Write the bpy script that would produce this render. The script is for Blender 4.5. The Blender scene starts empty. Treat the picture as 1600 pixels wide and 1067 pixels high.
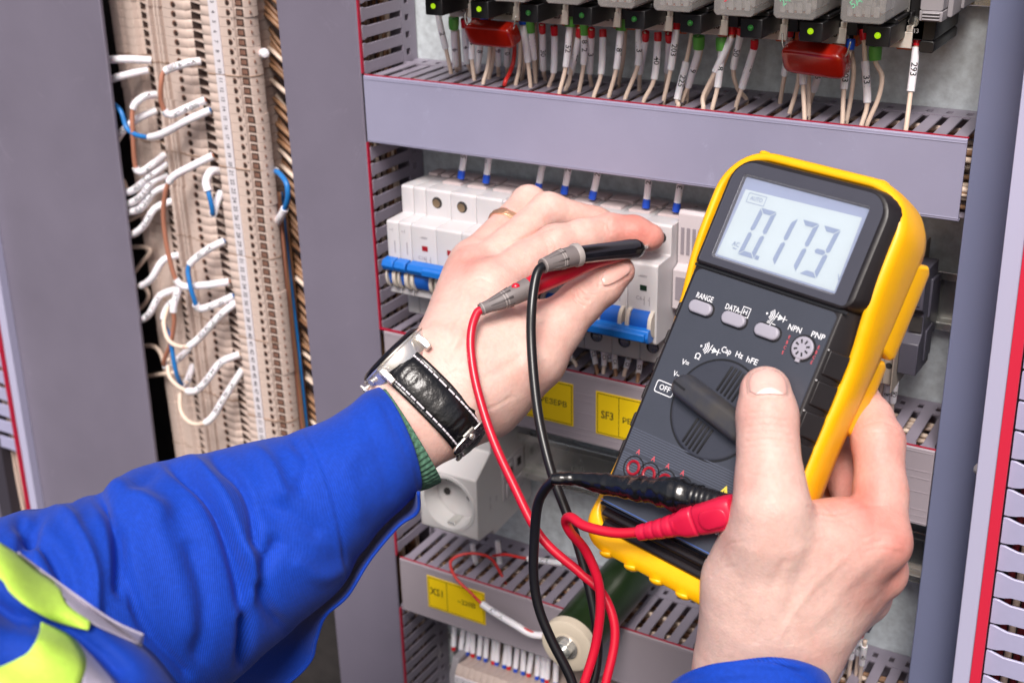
import bpy, math, random
import numpy as np
from mathutils import Vector, Matrix
random.seed(7); rng = np.random.default_rng(7)
scene = bpy.context.scene
COL = scene.collection
MM = 0.001
# ------------------------------------------------------------------ camera
F = 2012.0                                   # focal length in pixels of the 1600 px wide photograph
def _n(v): return v/np.linalg.norm(v)
_L = _n(np.array([-3690., -779.5, F])); _D = _n(np.array([123., 4616.5, F]))
_X = -_L; _D = _n(_D-_X*(_D@_X)); _Y = np.cross(_X, _D)
RC = np.array([_X, _Y, -_D])                 # world = RC @ camera (x right, y down, z forward)
_o = np.array([(566-800)/F, (118-533.5)/F, 1])*800.
CAMP = RC@(-_o)
CAMP_MM = CAMP.copy()
def ray(px, py): return RC@np.array([(px-800)/F, (py-533.5)/F, 1.])
def cam(px, py, z): return CAMP+ray(px, py)*z
def pl(px, py, Y=0.):
    d = ray(px, py); return CAMP+d*((Y-CAMP[1])/d[1])
def plz(px, py, Z=0.):
    d = ray(px, py); return CAMP+d*((Z-CAMP[2])/d[2])
def proj(P):
    q = (np.asarray(P)-CAMP)@RC
    return np.stack([q[..., 0]/q[..., 2]*F+800, q[..., 1]/q[..., 2]*F+533.5, q[..., 2]], -1)
FWD = RC@np.array([0, 0, 1.]); RIGHT = RC@np.array([1., 0, 0]); UP = RC@np.array([0, -1., 0])
cd = bpy.data.cameras.new('camera'); co = bpy.data.objects.new('camera', cd); COL.objects.link(co)
cd.sensor_width = 36; cd.lens = F/1600*36; cd.clip_start = 0.01; cd.clip_end = 50
m = Matrix.Identity(4)
for i in range(3):
    m[i][0] = RIGHT[i]; m[i][1] = UP[i]; m[i][2] = -FWD[i]; m[i][3] = CAMP[i]*MM
co.matrix_world = m
cd.dof.use_dof = True; cd.dof.focus_distance = 0.625; cd.dof.aperture_fstop = 12
scene.camera = co
# ------------------------------------------------------------------ world and sun
SUN_EL, SUN_AZ = 52, 20                       # degrees; azimuth measured from straight in front of the cabinet towards its right side
w = bpy.data.worlds.new('World'); scene.world = w; w.use_nodes = True
nt = w.node_tree; bg = nt.nodes['Background']
sky = nt.nodes.new('ShaderNodeTexSky'); sky.sky_type = 'NISHITA'; sky.sun_disc = False
sdir = Vector((math.sin(math.radians(SUN_AZ))*math.cos(math.radians(SUN_EL)), -math.cos(math.radians(SUN_AZ))*math.cos(math.radians(SUN_EL)), math.sin(math.radians(SUN_EL))))
sky.sun_elevation = math.radians(SUN_EL); sky.sun_rotation = math.atan2(sdir.x, sdir.y)
sky.dust_density = 6; sky.air_density = 1.0; sky.ozone_density = 0.3; sky.altitude = 100
nt.links.new(sky.outputs[0], bg.inputs[0]); bg.inputs[1].default_value = 0.082
sd = bpy.data.lights.new('sun', 'SUN'); so = bpy.data.objects.new('sun', sd); COL.objects.link(so)
sd.energy = 2.8; sd.angle = math.radians(24); sd.color = (1, 0.965, 0.94)
so.rotation_euler = (-sdir).to_track_quat('-Z', 'Y').to_euler(); so.location = (0.5, -2, 2)
scene.view_settings.view_transform = 'Standard'; scene.view_settings.look = 'None'
scene.view_settings.exposure = 0.46; scene.view_settings.gamma = 1
scene.cycles.max_bounces = 8; scene.cycles.transparent_max_bounces = 8
# ------------------------------------------------------------------ helpers
def lin(c): return tuple(((v/255)/12.92 if v/255 <= .04045 else ((v/255+.055)/1.055)**2.4) for v in c)
MATS = {}
def mat(name, col, rough=.5, metal=0, var=0., vs=60, bump=0., bs=400, coat=0, sss=0, spec=.5, trans=0, rvar=0., em=0, col2=None, aniso=None, scuff=0.):
    if name in MATS: return MATS[name]
    M = bpy.data.materials.new(name); M.use_nodes = True; t = M.node_tree; b = t.nodes['Principled BSDF']
    c = lin(col); b.inputs['Base Color'].default_value = (*c, 1); b.inputs['Roughness'].default_value = rough
    b.inputs['Metallic'].default_value = metal; b.inputs['Specular IOR Level'].default_value = spec
    b.inputs['Coat Weight'].default_value = coat; b.inputs['Coat Roughness'].default_value = .12
    b.inputs['Transmission Weight'].default_value = trans
    if em: b.inputs['Emission Color'].default_value = (*c, 1); b.inputs['Emission Strength'].default_value = em
    if sss:
        b.inputs['Subsurface Weight'].default_value = sss; b.inputs['Subsurface Radius'].default_value = (1, .35, .2); b.inputs['Subsurface Scale'].default_value = .004
    tc = t.nodes.new('ShaderNodeTexCoord')
    src = tc.outputs['Object']
    if aniso:
        mp = t.nodes.new('ShaderNodeMapping'); mp.inputs['Scale'].default_value = aniso; t.links.new(src, mp.inputs[0]); src = mp.outputs[0]
    if var or rvar:
        n = t.nodes.new('ShaderNodeTexNoise'); n.inputs['Scale'].default_value = vs; n.inputs['Detail'].default_value = 6; n.inputs['Roughness'].default_value = .6
        t.links.new(src, n.inputs['Vector'])
        if var:
            r = t.nodes.new('ShaderNodeMix'); r.data_type = 'RGBA'; t.links.new(n.outputs['Fac'], r.inputs[0])
            c2 = lin(col2) if col2 else tuple(min(1, v*(1+var)) for v in c)
            c1 = c if col2 else tuple(v*(1-var) for v in c)
            mr = t.nodes.new('ShaderNodeMapRange'); mr.inputs[1].default_value = .3; mr.inputs[2].default_value = .7; t.links.new(n.outputs['Fac'], mr.inputs[0]); t.links.new(mr.outputs[0], r.inputs[0])
            r.inputs[6].default_value = (*c1, 1); r.inputs[7].default_value = (*c2, 1); t.links.new(r.outputs[2], b.inputs['Base Color'])
        if rvar:
            mr2 = t.nodes.new('ShaderNodeMapRange'); mr2.inputs[1].default_value = .3; mr2.inputs[2].default_value = .7; mr2.inputs[3].default_value = max(.02, rough-rvar); mr2.inputs[4].default_value = min(1, rough+rvar)
            t.links.new(n.outputs['Fac'], mr2.inputs[0]); t.links.new(mr2.outputs[0], b.inputs['Roughness'])
    if scuff:
        ns = t.nodes.new('ShaderNodeTexNoise'); ns.inputs['Scale'].default_value = 26; ns.inputs['Detail'].default_value = 14; ns.inputs['Roughness'].default_value = .78; ns.inputs['Distortion'].default_value = 1.5
        t.links.new(src, ns.inputs['Vector']); ms = t.nodes.new('ShaderNodeMapRange'); ms.inputs[1].default_value = .60; ms.inputs[2].default_value = .70; ms.inputs[4].default_value = scuff; t.links.new(ns.outputs['Fac'], ms.inputs[0])
        mq = t.nodes.new('ShaderNodeMix'); mq.data_type = 'RGBA'; t.links.new(ms.outputs[0], mq.inputs[0]); mq.inputs[7].default_value = (*[min(1, v*1.5+.03) for v in c], 1)
        if b.inputs['Base Color'].is_linked: t.links.new(b.inputs['Base Color'].links[0].from_socket, mq.inputs[6])
        else: mq.inputs[6].default_value = (*c, 1)
        t.links.new(mq.outputs[2], b.inputs['Base Color'])
    if bump:
        n2 = t.nodes.new('ShaderNodeTexNoise'); n2.inputs['Scale'].default_value = bs; n2.inputs['Detail'].default_value = 4
        t.links.new(src, n2.inputs['Vector'])
        bp = t.nodes.new('ShaderNodeBump'); bp.inputs['Strength'].default_value = 1; bp.inputs['Distance'].default_value = bump*MM
        t.links.new(n2.outputs['Fac'], bp.inputs['Height']); t.links.new(bp.outputs[0], b.inputs['Normal'])
    MATS[name] = M; return M
def smooth(pts, n=8):
    P = [np.asarray(p, float) for p in pts]
    if len(P) < 3: return [P[0]*(1-t)+P[-1]*t for t in np.linspace(0, 1, n+1)]
    Q = [2*P[0]-P[1]]+P+[2*P[-1]-P[-2]]; out = []
    for i in range(1, len(Q)-2):
        a, b, c, d = Q[i-1:i+3]
        for k in range(n):
            t = k/n; out.append(.5*((2*b)+(-a+c)*t+(2*a-5*b+4*c-d)*t*t+(-a+3*b-3*c+d)*t**3))
    out.append(P[-1]); return out
def frames(path):
    P = np.array(path); T = np.gradient(P, axis=0); T /= np.linalg.norm(T, axis=1)[:, None]+1e-12
    a = -FWD if abs(T[0]@FWD) < .9 else UP
    N = [_n(a-T[0]*(a@T[0]))]
    for i in range(1, len(P)):
        v = N[-1]-T[i]*(N[-1]@T[i]); N.append(_n(v))
    N = np.array(N); return P, T, N, np.cross(T, N)
class MB:
    def __init__(s, M=None): s.v = []; s.f = []; s.m = []; s.M = M; s.mi = 0
    def add(s, v, f, mi=None):
        k = len(s.v); v = np.asarray(v, float).reshape(-1, 3)
        if s.M is not None: v = v@s.M[:3, :3].T+s.M[:3, 3]
        s.v.extend(v.tolist()); s.f.extend([[k+i for i in q] for q in f]); s.m.extend([s.mi if mi is None else mi]*len(f)); return s
    def box(s, x0, x1, y0, y1, z0, z1, mi=None, c=0.):
        if c > 0: return s.prism([(x0+c, z0), (x1-c, z0), (x1, z0+c), (x1, z1-c), (x1-c, z1), (x0+c, z1), (x0, z1-c), (x0, z0+c)], y0, y1, 'y', mi)
        v = [(x, y, z) for x in (x0, x1) for y in (y0, y1) for z in (z0, z1)]
        return s.add(v, [(0, 1, 3, 2), (4, 6, 7, 5), (0, 4, 5, 1), (2, 3, 7, 6), (0, 2, 6, 4), (1, 5, 7, 3)], mi)
    def prism(s, poly, a, b, ax='y', mi=None, sc=None):
        n = len(poly)
        # axis order keeps right-handed outward faces after recalculation
        def pt(p, t):
            return {'y': (p[0], t, p[1]), 'x': (t, p[0], p[1]), 'z': (p[0], p[1], t)}[ax]
        v = [pt(p, a) for p in poly]+[pt(p, b) for p in poly]
        if sc is not None:
            c = np.mean(poly, 0); v = [pt(p, a) for p in poly]+[pt(c+(np.array(p)-c)*sc, b) for p in poly]
        f = [[i, (i+1) % n, n+(i+1) % n, n+i] for i in range(n)]+[list(range(n))[::-1], list(range(n, 2*n))]
        return s.add(v, f, mi)
    def cyl(s, p0, p1, r0, r1=None, n=16, mi=None, caps=True):
        r1 = r0 if r1 is None else r1; p0 = np.asarray(p0, float); p1 = np.asarray(p1, float); t = _n(p1-p0)
        a = np.array([0, 0, 1.]) if abs(t[2]) < .9 else np.array([1., 0, 0]); u = _n(np.cross(t, a)); w_ = np.cross(t, u)
        an = np.linspace(0, 2*math.pi, n, endpoint=False)
        ring = lambda p, r: [p+r*(math.cos(x)*u+math.sin(x)*w_) for x in an]
        f = [[i, (i+1) % n, n+(i+1) % n, n+i] for i in range(n)]
        if caps: f += [list(range(n))[::-1], list(range(n, 2*n))]
        return s.add(ring(p0, r0)+ring(p1, r1), f, mi)
    def lathe(s, p0, p1, prof, n=24, mi=None, caps=True):
        """prof: list of (t along axis in mm, radius)"""
        p0 = np.asarray(p0, float); t = _n(np.asarray(p1, float)-p0); a = np.array([0, 0, 1.]) if abs(t[2]) < .9 else np.array([1., 0, 0])
        u = _n(np.cross(t, a)); w_ = np.cross(t, u); v = []
        for d, r in prof: v += [p0+t*d+max(r, 1e-3)*(math.cos(x)*u+math.sin(x)*w_) for x in np.linspace(0, 2*math.pi, n, endpoint=False)]
        k = len(prof); f = [[j*n+i, j*n+(i+1) % n, (j+1)*n+(i+1) % n, (j+1)*n+i] for j in range(k-1) for i in range(n)]
        if caps: f += [list(range(n))[::-1], list(range((k-1)*n, k*n))]
        return s.add(v, f, mi)
    def tube(s, path, r, n=10, mi=None, caps=True, flat=1.):
        P, T, N, B = frames(path); k = len(P); r = np.ones(k)*r if np.isscalar(r) else np.interp(np.linspace(0, 1, k), np.linspace(0, 1, len(r)), r)
        an = np.linspace(0, 2*math.pi, n, endpoint=False)
        v = (P[:, None]+r[:, None, None]*(np.cos(an)[None, :, None]*N[:, None]*flat+np.sin(an)[None, :, None]*B[:, None])).reshape(-1, 3)
        f = [[j*n+i, j*n+(i+1) % n, (j+1)*n+(i+1) % n, (j+1)*n+i] for j in range(k-1) for i in range(n)]
        if caps: f += [list(range(n))[::-1], list(range((k-1)*n, k*n))]
        return s.add(v, f, mi)
    def grid(s, G, mi=None, closeu=False, closev=False):
        a, b = G.shape[:2]; f = []
        for i in range(a if closeu else a-1):
            for j in range(b if closev else b-1):
                f.append([i*b+j, i*b+(j+1) % b, ((i+1) % a)*b+(j+1) % b, ((i+1) % a)*b+j])
        return s.add(G.reshape(-1, 3), f, mi)
    def data(s, mats, sm=False, org=(0, 0, 0), fix=True, name='part'):
        me = bpy.data.meshes.new(name); v = (np.array(s.v).reshape(-1, 3)-np.asarray(org))*MM
        me.from_pydata(v.tolist(), [], s.f)
        for x in (mats if isinstance(mats, (list, tuple)) else [mats]): me.materials.append(x)
        me.polygons.foreach_set('material_index', s.m)
        me.validate()
        if fix:
            import bmesh
            b = bmesh.new(); b.from_mesh(me); bmesh.ops.recalc_face_normals(b, faces=b.faces); b.to_mesh(me); b.free()
        if sm:
            me.polygons.foreach_set('use_smooth', [True]*len(me.polygons))
            if sm is not True: me.set_sharp_from_angle(angle=math.radians(sm))
        me.update(); return me
def org_of(p):
    o = np.zeros(3)
    while p is not None: o = o+np.array(p.location)/MM; p = p.parent
    return o
def obj(name, mb, mats, parent=None, sm=False, bev=0, seg=2, at=None, kind=None, fix=True, label=None, sub=0):
    """link one mesh object; vertices are given in world mm (or local mm when the builder has none), origin at its parent or at 'at'"""
    po = org_of(parent); og = po if at is None else np.asarray(at, float)
    me = mb.data(mats, sm, og, fix, name); o = bpy.data.objects.new(name, me); COL.objects.link(o)
    o.location = Vector((og-po)*MM)
    if parent is not None: o.parent = parent
    if bev:
        b = o.modifiers.new('bevel', 'BEVEL'); b.width = bev*MM; b.segments = seg; b.limit_method = 'ANGLE'; b.angle_limit = math.radians(35); b.harden_normals = False
        if not sm: me.polygons.foreach_set('use_smooth', [True]*len(me.polygons)); me.set_sharp_from_angle(angle=math.radians(50))
    if sub:
        b = o.modifiers.new('sub', 'SUBSURF'); b.levels = sub; b.render_levels = sub
    if kind: o['kind'] = kind
    if label: o['label'] = label
    return o
def thing(name, label, cat, at=(0, 0, 0), group=None):
    o = bpy.data.objects.new(name, None); o.empty_display_size = .01; COL.objects.link(o); o.location = Vector(np.asarray(at, float)*MM)
    o['label'] = label; o['category'] = cat
    if group: o['group'] = group
    return o
def tag(o, label, cat, group=None):
    o['label'] = label; o['category'] = cat
    if group: o['group'] = group
    return o
def copy_part(o, parent, off):
    c = o.copy(); COL.objects.link(c); c.parent = parent; c.location = o.location+Vector(np.asarray(off, float)*MM); return c
TXT = {}
def text_verts(s, size):
    if s not in TXT:
        cu = bpy.data.curves.new('t', 'FONT'); cu.body = s; cu.size = 1; cu.resolution_u = 2; cu.offset = .014; cu.align_x = 'CENTER'; cu.align_y = 'CENTER'
        o = bpy.data.objects.new('t', cu); COL.objects.link(o); dg = bpy.context.evaluated_depsgraph_get()
        me = bpy.data.meshes.new_from_object(o.evaluated_get(dg)); bpy.data.objects.remove(o)
        v = np.array([tuple(x.co) for x in me.vertices]).reshape(-1, 3); f = [list(p.vertices) for p in me.polygons]
        bpy.data.meshes.remove(me); TXT[s] = (v, f)
    v, f = TXT[s]; return v*size, f
def flat_text(mb, s, size, c, u, vdir, sx=1., mi=None):
    v, f = text_verts(s, size)
    if not len(v): return
    c = np.asarray(c, float); u = np.asarray(u, float); vdir = np.asarray(vdir, float)
    mb.add(c+v[:, :1]*u*sx+v[:, 1:2]*vdir, f, mi)
def tube_text(mb, s, size, path, r, start, spin=0., rev=False, sx=1.):
    """lettering wrapped on a round sleeve, reading along it; 'start' = centre as arc length in mm"""
    v, f = text_verts(s, size)
    if not len(v): return
    P, T, N, B = frames(path); L = np.concatenate([[0], np.cumsum(np.linalg.norm(np.diff(P, axis=0), axis=1))])
    x = v[:, 0]*sx; y = v[:, 1]
    if rev: x = -x; y = -y
    a = start+x
    g = lambda A: np.stack([np.interp(a, L, A[:, k]) for k in range(3)], 1)
    p = g(P); t = g(T); t /= np.linalg.norm(t, axis=1)[:, None]
    n0 = CAMP-p; n0 -= t*np.sum(n0*t, 1)[:, None]; n0 /= np.linalg.norm(n0, axis=1)[:, None]; b0 = np.cross(n0, t)
    an = (y/r+spin)[:, None]
    mb.add(p+(r+.06)*(np.cos(an)*n0+np.sin(an)*b0), f)
# ------------------------------------------------------------------ materials
duct = mat('duct_plastic', (150, 148, 173), .4, scuff=.35, var=.07, vs=9, bump=.05, bs=300, rvar=.06)
ductv = mat('duct_plastic_shaded', (120, 114, 130), .4, scuff=.35, var=.08, vs=9, bump=.05, bs=300, rvar=.06)  # same duct plastic, darkened: shade on the upright panels put into the colour
duct2 = mat('duct_plastic_comb', (143, 135, 150), .45, var=.06, vs=40)
redm = mat('red_edge', (168, 26, 54), .4, var=.1, vs=40)
galv = mat('galvanised_steel', (206, 214, 218), .42, metal=.12, var=.2, vs=160, bump=.08, bs=500, rvar=.12)
zinc = mat('zinc_rail', (226, 226, 222), .24, metal=.8, var=.08, vs=30, rvar=.08)
steel = mat('polished_steel', (236, 230, 224), .2, metal=.8, rvar=.06, vs=200)
darkm = mat('black_plastic', (30, 29, 31), .38, var=.15, vs=50, bump=.05)
soft_dark = mat('dark_interior', (46, 42, 42), .8, var=.3, vs=60)
white = mat('white_plastic', (198, 194, 197), .38, var=.03, vs=50, bump=.04, sss=.1)
cream = mat('cream_plastic', (202, 192, 182), .4, var=.03, vs=50, sss=.1)
beige = mat('terminal_beige', (204, 184, 174), .48, var=.08, vs=60, bump=.05)
sleeve_m = mat('white_marker_sleeve', (238, 234, 240), .35, var=.02, sss=.15)
ivory = mat('ivory_wire', (226, 203, 186), .42, var=.05, vs=50)
brownw = mat('brown_wire', (176, 118, 96), .42, var=.06, vs=60)
bluew = mat('blue_wire', (38, 118, 190), .38, var=.06, vs=60)
redw = mat('red_wire', (206, 46, 42), .38, var=.06, vs=60)
orangew = mat('tan_wire', (150, 112, 84), .5, var=.1, vs=30)
fer = {'r': mat('red_ferrule', (204, 22, 36), .35, var=.08), 'g': mat('green_ferrule', (92, 168, 70), .4, var=.08), 'b': mat('blue_ferrule', (24, 78, 196), .38, var=.08)}
ink = mat('black_ink', (30, 28, 34), .6)
orange = mat('orange_clip', (206, 92, 28), .45)
yellow_l = mat('yellow_label', (246, 208, 20), .5, var=.03)
# ------------------------------------------------------------------ structure: mounting plate, cabinet back
b = MB(); b.box(-460, 500, 62, 64, -800, 130)
o = obj('mounting_plate', b, galv, kind='structure')
b = MB(); b.box(-420, -64, 57, 59, -800, 130)
for k in range(70): b.box(-236-random.random()*4, -66, 54, 57.2, -460+k*8.2, -460+k*8.2+5)
obj('back_panel', b, soft_dark, kind='structure')
b = MB(); b.box(-760, -452, 40, 62, -800, 130); b.box(-780, -760, -120, 62, -800, 130)
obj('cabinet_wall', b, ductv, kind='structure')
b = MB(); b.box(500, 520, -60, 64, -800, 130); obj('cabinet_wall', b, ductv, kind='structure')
# ------------------------------------------------------------------ wiring ducts
PITCH = 10.42
def finger_poly(w=6.6, y0=3.2, y1=46, hd=8.6):
    h = w/2; H = hd/2
    return [(-H, y0), (H, y0), (H, y0+2.2), (h, y0+5.5), (h, y1), (-h, y1), (-h, y0+5.5), (-H, y0+2.2)]
def cables(name, parent, n, x0, x1, ylo, yhi, zlo, zhi, axis, mats, r=1.4):
    b = MB()
    for i in range(n):
        y = random.uniform(ylo, yhi); z = random.uniform(zlo, zhi); pts = []
        for t in np.linspace(0, 1, 9):
            a = x0+(x1-x0)*t; d1 = random.uniform(-3, 3); d2 = random.uniform(-3, 3)
            q = (a, min(max(y+d1, ylo), yhi), min(max(z+d2, zlo), zhi)) if axis == 'x' else (min(max(z+d2, zlo), zhi), min(max(y+d1, ylo), yhi), a)
            pts.append(q)
        b.tube(smooth(pts, 4), r*random.uniform(.85, 1.2), 7, mi=random.choice(range(len(mats))))
    return obj(name, b, mats, parent, sm=True, kind='stuff')
def hduct(label, X0, X1, Zt, Zb, coverX=None, nf=35, xf0=6., cm=None):
    t = thing('wiring_duct', label, 'wiring duct', (X0, 0, Zt), 'horizontal wiring ducts')
    cx = coverX or X1
    b = MB(); b.prism([(0, Zt-.6), (0, Zb+.6), (.8, Zb), (1.6, Zb), (1.6, Zt), (.8, Zt)], X0+.6, cx, 'x')
    b.box(X0+.6, cx, -.25, 0, Zt-2.4, Zt-1.9); b.box(X0+.6, cx, -.25, 0, Zb+1.6, Zb+2.1)
    b.box(X0+.6, cx, 1.6, 5, Zb-.3, Zb+.6)
    obj('cover', b, cm or duct, t, bev=.25)
    b = MB(); b.box(X0+.6, cx+.4, .9, 2.0, Zt+.05, Zt+.6); obj('red_edge', b, redm, t)
    # tray: back, bottom, the solid strip of the top wall with its small holes left open between bars
    b = MB(); b.box(X0, X1, 59, 61.5, Zb+1, Zt-1.4); b.box(X0, X1, 5, 59, Zb+1, Zb+2)
    zt = Zt-.6
    b.box(X0, X1, 56, 61.5, zt-1.2, zt+.02); b.box(X0, X1, 46.1, 50.5, zt-1.2, zt+.02)
    for k in range(nf+1):
        xc = X0+xf0+(k-.5)*PITCH
        if xc+7 < X1: b.box(xc+1.6, xc+PITCH-1.6, 50.5, 56, zt-1.2, zt+.01)
    obj('tray', b, duct2, t)
    b = MB(); b.prism([(x, y) for x, y in finger_poly()], -1.2, 0, 'z')
    f0 = None
    for k in range(nf):
        xc = X0+xf0+k*PITCH
        if xc > X1-4: break
        if f0 is None:
            b.M = np.eye(4); b.v = [[v[0]+xc, v[1], v[2]+zt] for v in b.v]; b.M = None
            f0 = obj('finger', b, duct2, t, bev=.25, seg=1)
        else: copy_part(f0, t, (k*PITCH, 0, random.uniform(-.5, .25)))
    cables('cable_bundle', t, 46, X0+2, X1-2, 6, 50, Zb+5, Zt-6, 'x', [ivory, orangew, ivory, mat('pale_wire', (214, 190, 178), .45)])
    return t
D1 = hduct('upper horizontal grey duct with blank wide cover below the relays', 0, 372, 0, -42.5, coverX=365.2)
D2 = hduct('middle horizontal grey duct with yellow SF3 and РЕЗЕРВ labels under the breakers', 2.2, 372, -172, -219.5, coverX=367.6, cm=mat('duct_plastic_warm', (158, 148, 156), .45, var=.05, vs=9, rvar=.06))
D3 = hduct('lower horizontal grey duct with the yellow XS1 label', 2.2, 372, -352, -397, coverX=367.6, cm=mat('duct_plastic_warm', (158, 148, 156)))
for zz in (-186, -190.5, -199, -210, -214):
    b = MB(); b.box(2.8, 367.6, -.18, 0, zz, zz+.7); obj('rib', b, MATS['duct_plastic_warm'], D2)
def label_plate(parent, x0, x1, zt, zb, cells, y=-.5):
    b = MB(); b.box(x0, x1, y, 0, zb, zt); p = obj('label_plate', b, yellow_l, parent)
    b = MB(); yy = y-.05; lw = .45
    ins = .9
    b.box(x0+ins, x1-ins, yy, y, zt-ins-lw, zt-ins); b.box(x0+ins, x1-ins, yy, y, zb+ins, zb+ins+lw)
    b.box(x0+ins, x0+ins+lw, yy, y, zb+ins+lw, zt-ins-lw); b.box(x1-ins-lw, x1-ins, yy, y, zb+ins+lw, zt-ins-lw)
    for c, (s, size, xd) in enumerate(cells):
        if xd: b.box(xd, xd+lw, yy, y, zb+ins+lw, zt-ins-lw)
    obj('frame_line', b, mat('label_line', (84, 70, 20), .6), p)
    b = MB()
    for s, size, xd, xc, dz in [(c[0], c[1], c[2], d[0], d[1]) for c, d in zip(cells, [(c_, 0) for c_ in [0]*len(cells)])]: pass
    return p
def put_text(parent, s, size, x, z, y=-.58, m=None, sx=1., zs=0.):
    b = MB(); flat_text(b, s, size, (x, y, z), (1, 0, 0), (0, 0, 1), sx); return obj('lettering', b, m or mat('label_ink', (70, 62, 34), .6), parent, fix=False)
p = label_plate(D2, 107, 147, -180.3, -209.5, [('', 0, 119.5)])
put_text(p, 'РЕЗЕРВ', 5.2, 133, -195.5); put_text(p, 'SF2', 7, 113.6, -195.5, sx=.7)
p = label_plate(D2, 163, 203, -181, -210.2, [('', 0, 178.6)])
put_text(p, 'SF3', 7.4, 171, -196.3, sx=.86); put_text(p, 'РЕЗЕРВ', 5.2, 190.8, -197)
p = label_plate(D3, 26.6, 75.4, -358.8, -385.6, [('', 0, 43.2)])
put_text(p, 'XS1', 8.4, 35.0, -371.3, sx=.86, m=mat('label_ink_dark', (40, 36, 24), .6)); put_text(p, '~220В', 5.6, 60, -372.5, m=mat('label_ink_dark', (40, 36, 24)))
def vduct(label, X0, X1, Ztop, Zbot, Y0, side, pitch, n, zf0, tilt=0, tray=True):
    """vertical duct: cover facing the viewer, slotted side wall on its right side (side='x')"""
    t = thing('wiring_duct', label, 'wiring duct', (X0, Y0, Zbot), 'vertical wiring ducts')
    b = MB(); b.prism([(X0+.6, Y0), (X1-.6, Y0), (X1, Y0+.8), (X1, Y0+1.6), (X0, Y0+1.6), (X0, Y0+.8)], Zbot, Ztop, 'z')
    b.box(X1-2.6, X1-2.2, Y0-.2, Y0, Zbot, Ztop)
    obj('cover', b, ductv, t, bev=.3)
    return t
V1 = vduct('vertical grey duct between the terminals and the relays', -64, -1.2, 130, -520, 0, 'x', 10.9, 0, 0)
b = MB(); b.box(-1.1, -.1, .6, 2.6, -171.6, -43); b.box(-1.1, -.1, .6, 2.6, .9, 130); b.box(-1.1, -.1, .6, 2.6, -520, -397.4); b.box(-1.1, -.1, .6, 2.6, -351, -220)
b.box(-1., 22, .55, 2.3, -172.6+.9, -170.7); obj('red_edge', b, redm, V1)
b = MB(); b.box(-64, -62.6, 1.6, 61, -520, 130); b.box(-64, -.6, 59.6, 61, -520, 130); b.box(-1.3, .1, 53.5, 61, -520, 130); b.box(-1.3, .1, 45.2, 49, -520, 130)
for k in range(60): b.box(-1.3, .09, 49, 53.5, 120-k*10.9-3.4, 120-k*10.9+3.4)
obj('tray', b, duct2, V1)
f0 = None
for k in range(58):
    z = 118-k*10.9+5.45
    if -44 < z < 1 or -221 < z < -171 or -399 < z < -351 : continue
    if f0 is None:
        b = MB(); H = 3.6; b.prism([(3, z-H-.9), (3, z+H+.9), (5, z+H+.9), (8, z+H), (45.2, z+H), (45.2, z-H), (8, z-H), (5, z-H-.9)], -1.3, 0, 'x'); f0 = obj('finger', b, duct2, V1, bev=.25, seg=1); z0_ = z
    else: copy_part(f0, V1, (0, 0, z-z0_))
cables('cable_bundle', V1, 40, -500, 128, 8, 48, -40, -6, 'z', [ivory, orangew, mat('dark_tan_wire', (120, 84, 60), .5)])
# far left: wide panel, its lip and red edge, and the slotted wall beyond it
V0 = thing('wiring_duct', 'wide plain grey duct cover at the left edge, with red edge and slots', 'wiring duct', (-300, 0, -520), 'vertical wiring ducts')
xl = lambda z: -385.5+(z+180)*.045
xr = lambda z: -222.3-(33.4-z)*.0383
def slab(mb, xa, xb, za, zb, y0, y1):
    mb.add([(xa(za), y0, za), (xb(za), y0, za), (xb(zb), y0, zb), (xa(zb), y0, zb), (xa(za), y1, za), (xb(za), y1, za), (xb(zb), y1, zb), (xa(zb), y1, zb)],
           [(0, 1, 2, 3), (7, 6, 5, 4), (0, 4, 5, 1), (1, 5, 6, 2), (2, 6, 7, 3), (3, 7, 4, 0)])
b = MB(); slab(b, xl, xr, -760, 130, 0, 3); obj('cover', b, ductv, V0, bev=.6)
b = MB(); slab(b, lambda z: xl(z)+.2, lambda z: xl(z)+9, -760, 130, -8, -.05); obj('lip', b, mat('duct_lip', (186, 184, 212), .4), V0, bev=.4)
b = MB(); slab(b, lambda z: xl(z)-5, lambda z: xl(z)+.1, -760, 130, -9, -6.5); obj('red_edge', b, redm, V0)
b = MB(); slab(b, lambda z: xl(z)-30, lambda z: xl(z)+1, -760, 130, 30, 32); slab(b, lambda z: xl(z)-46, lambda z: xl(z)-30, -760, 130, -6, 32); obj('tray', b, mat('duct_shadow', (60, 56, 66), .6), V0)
def comb(parent, xc, zlist, yy, ln, hgt, mirror=1, hole=None):
    f0 = None
    for i, z in enumerate(zlist):
        x = xc(z)
        if f0 is None:
            h = hgt/2; p = [(0, -h*1.04), (0, h*1.12), (2.5, h*1.12), (5.5, h*.98), (9, h*.84), (ln, h*.84), (ln, -h*.84), (9, -h*.84), (5.5, -h*1.0), (2.5, -h*1.06)]
            b = MB(); b.prism([(x+mirror*q[0], z+q[1]) for q in p], yy, yy+1.6, 'y'); f0 = obj('finger', b, mat('duct_fingers', (172, 170, 202), .42, var=.05), parent, bev=.3, seg=1); zb, xb = z, x
        else: copy_part(f0, parent, (x-xb, 0, z-zb))
comb(V0, lambda z: xl(z)-5.1, [120-16.5*k for k in range(30)], -5, 26, 13.6, -1)
b = MB()
for k in range(9): b.tube(smooth([(-425+k*3.6, 4+random.random()*6, z) for z in (-520, -460, -400, -300, -200)], 4), 1.7, 8, mi=1 if k == 6 else 0)
obj('cable_bundle', b, [mat('pale_wire', (214, 190, 178)), bluew], V0, sm=True, kind='stuff')
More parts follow.
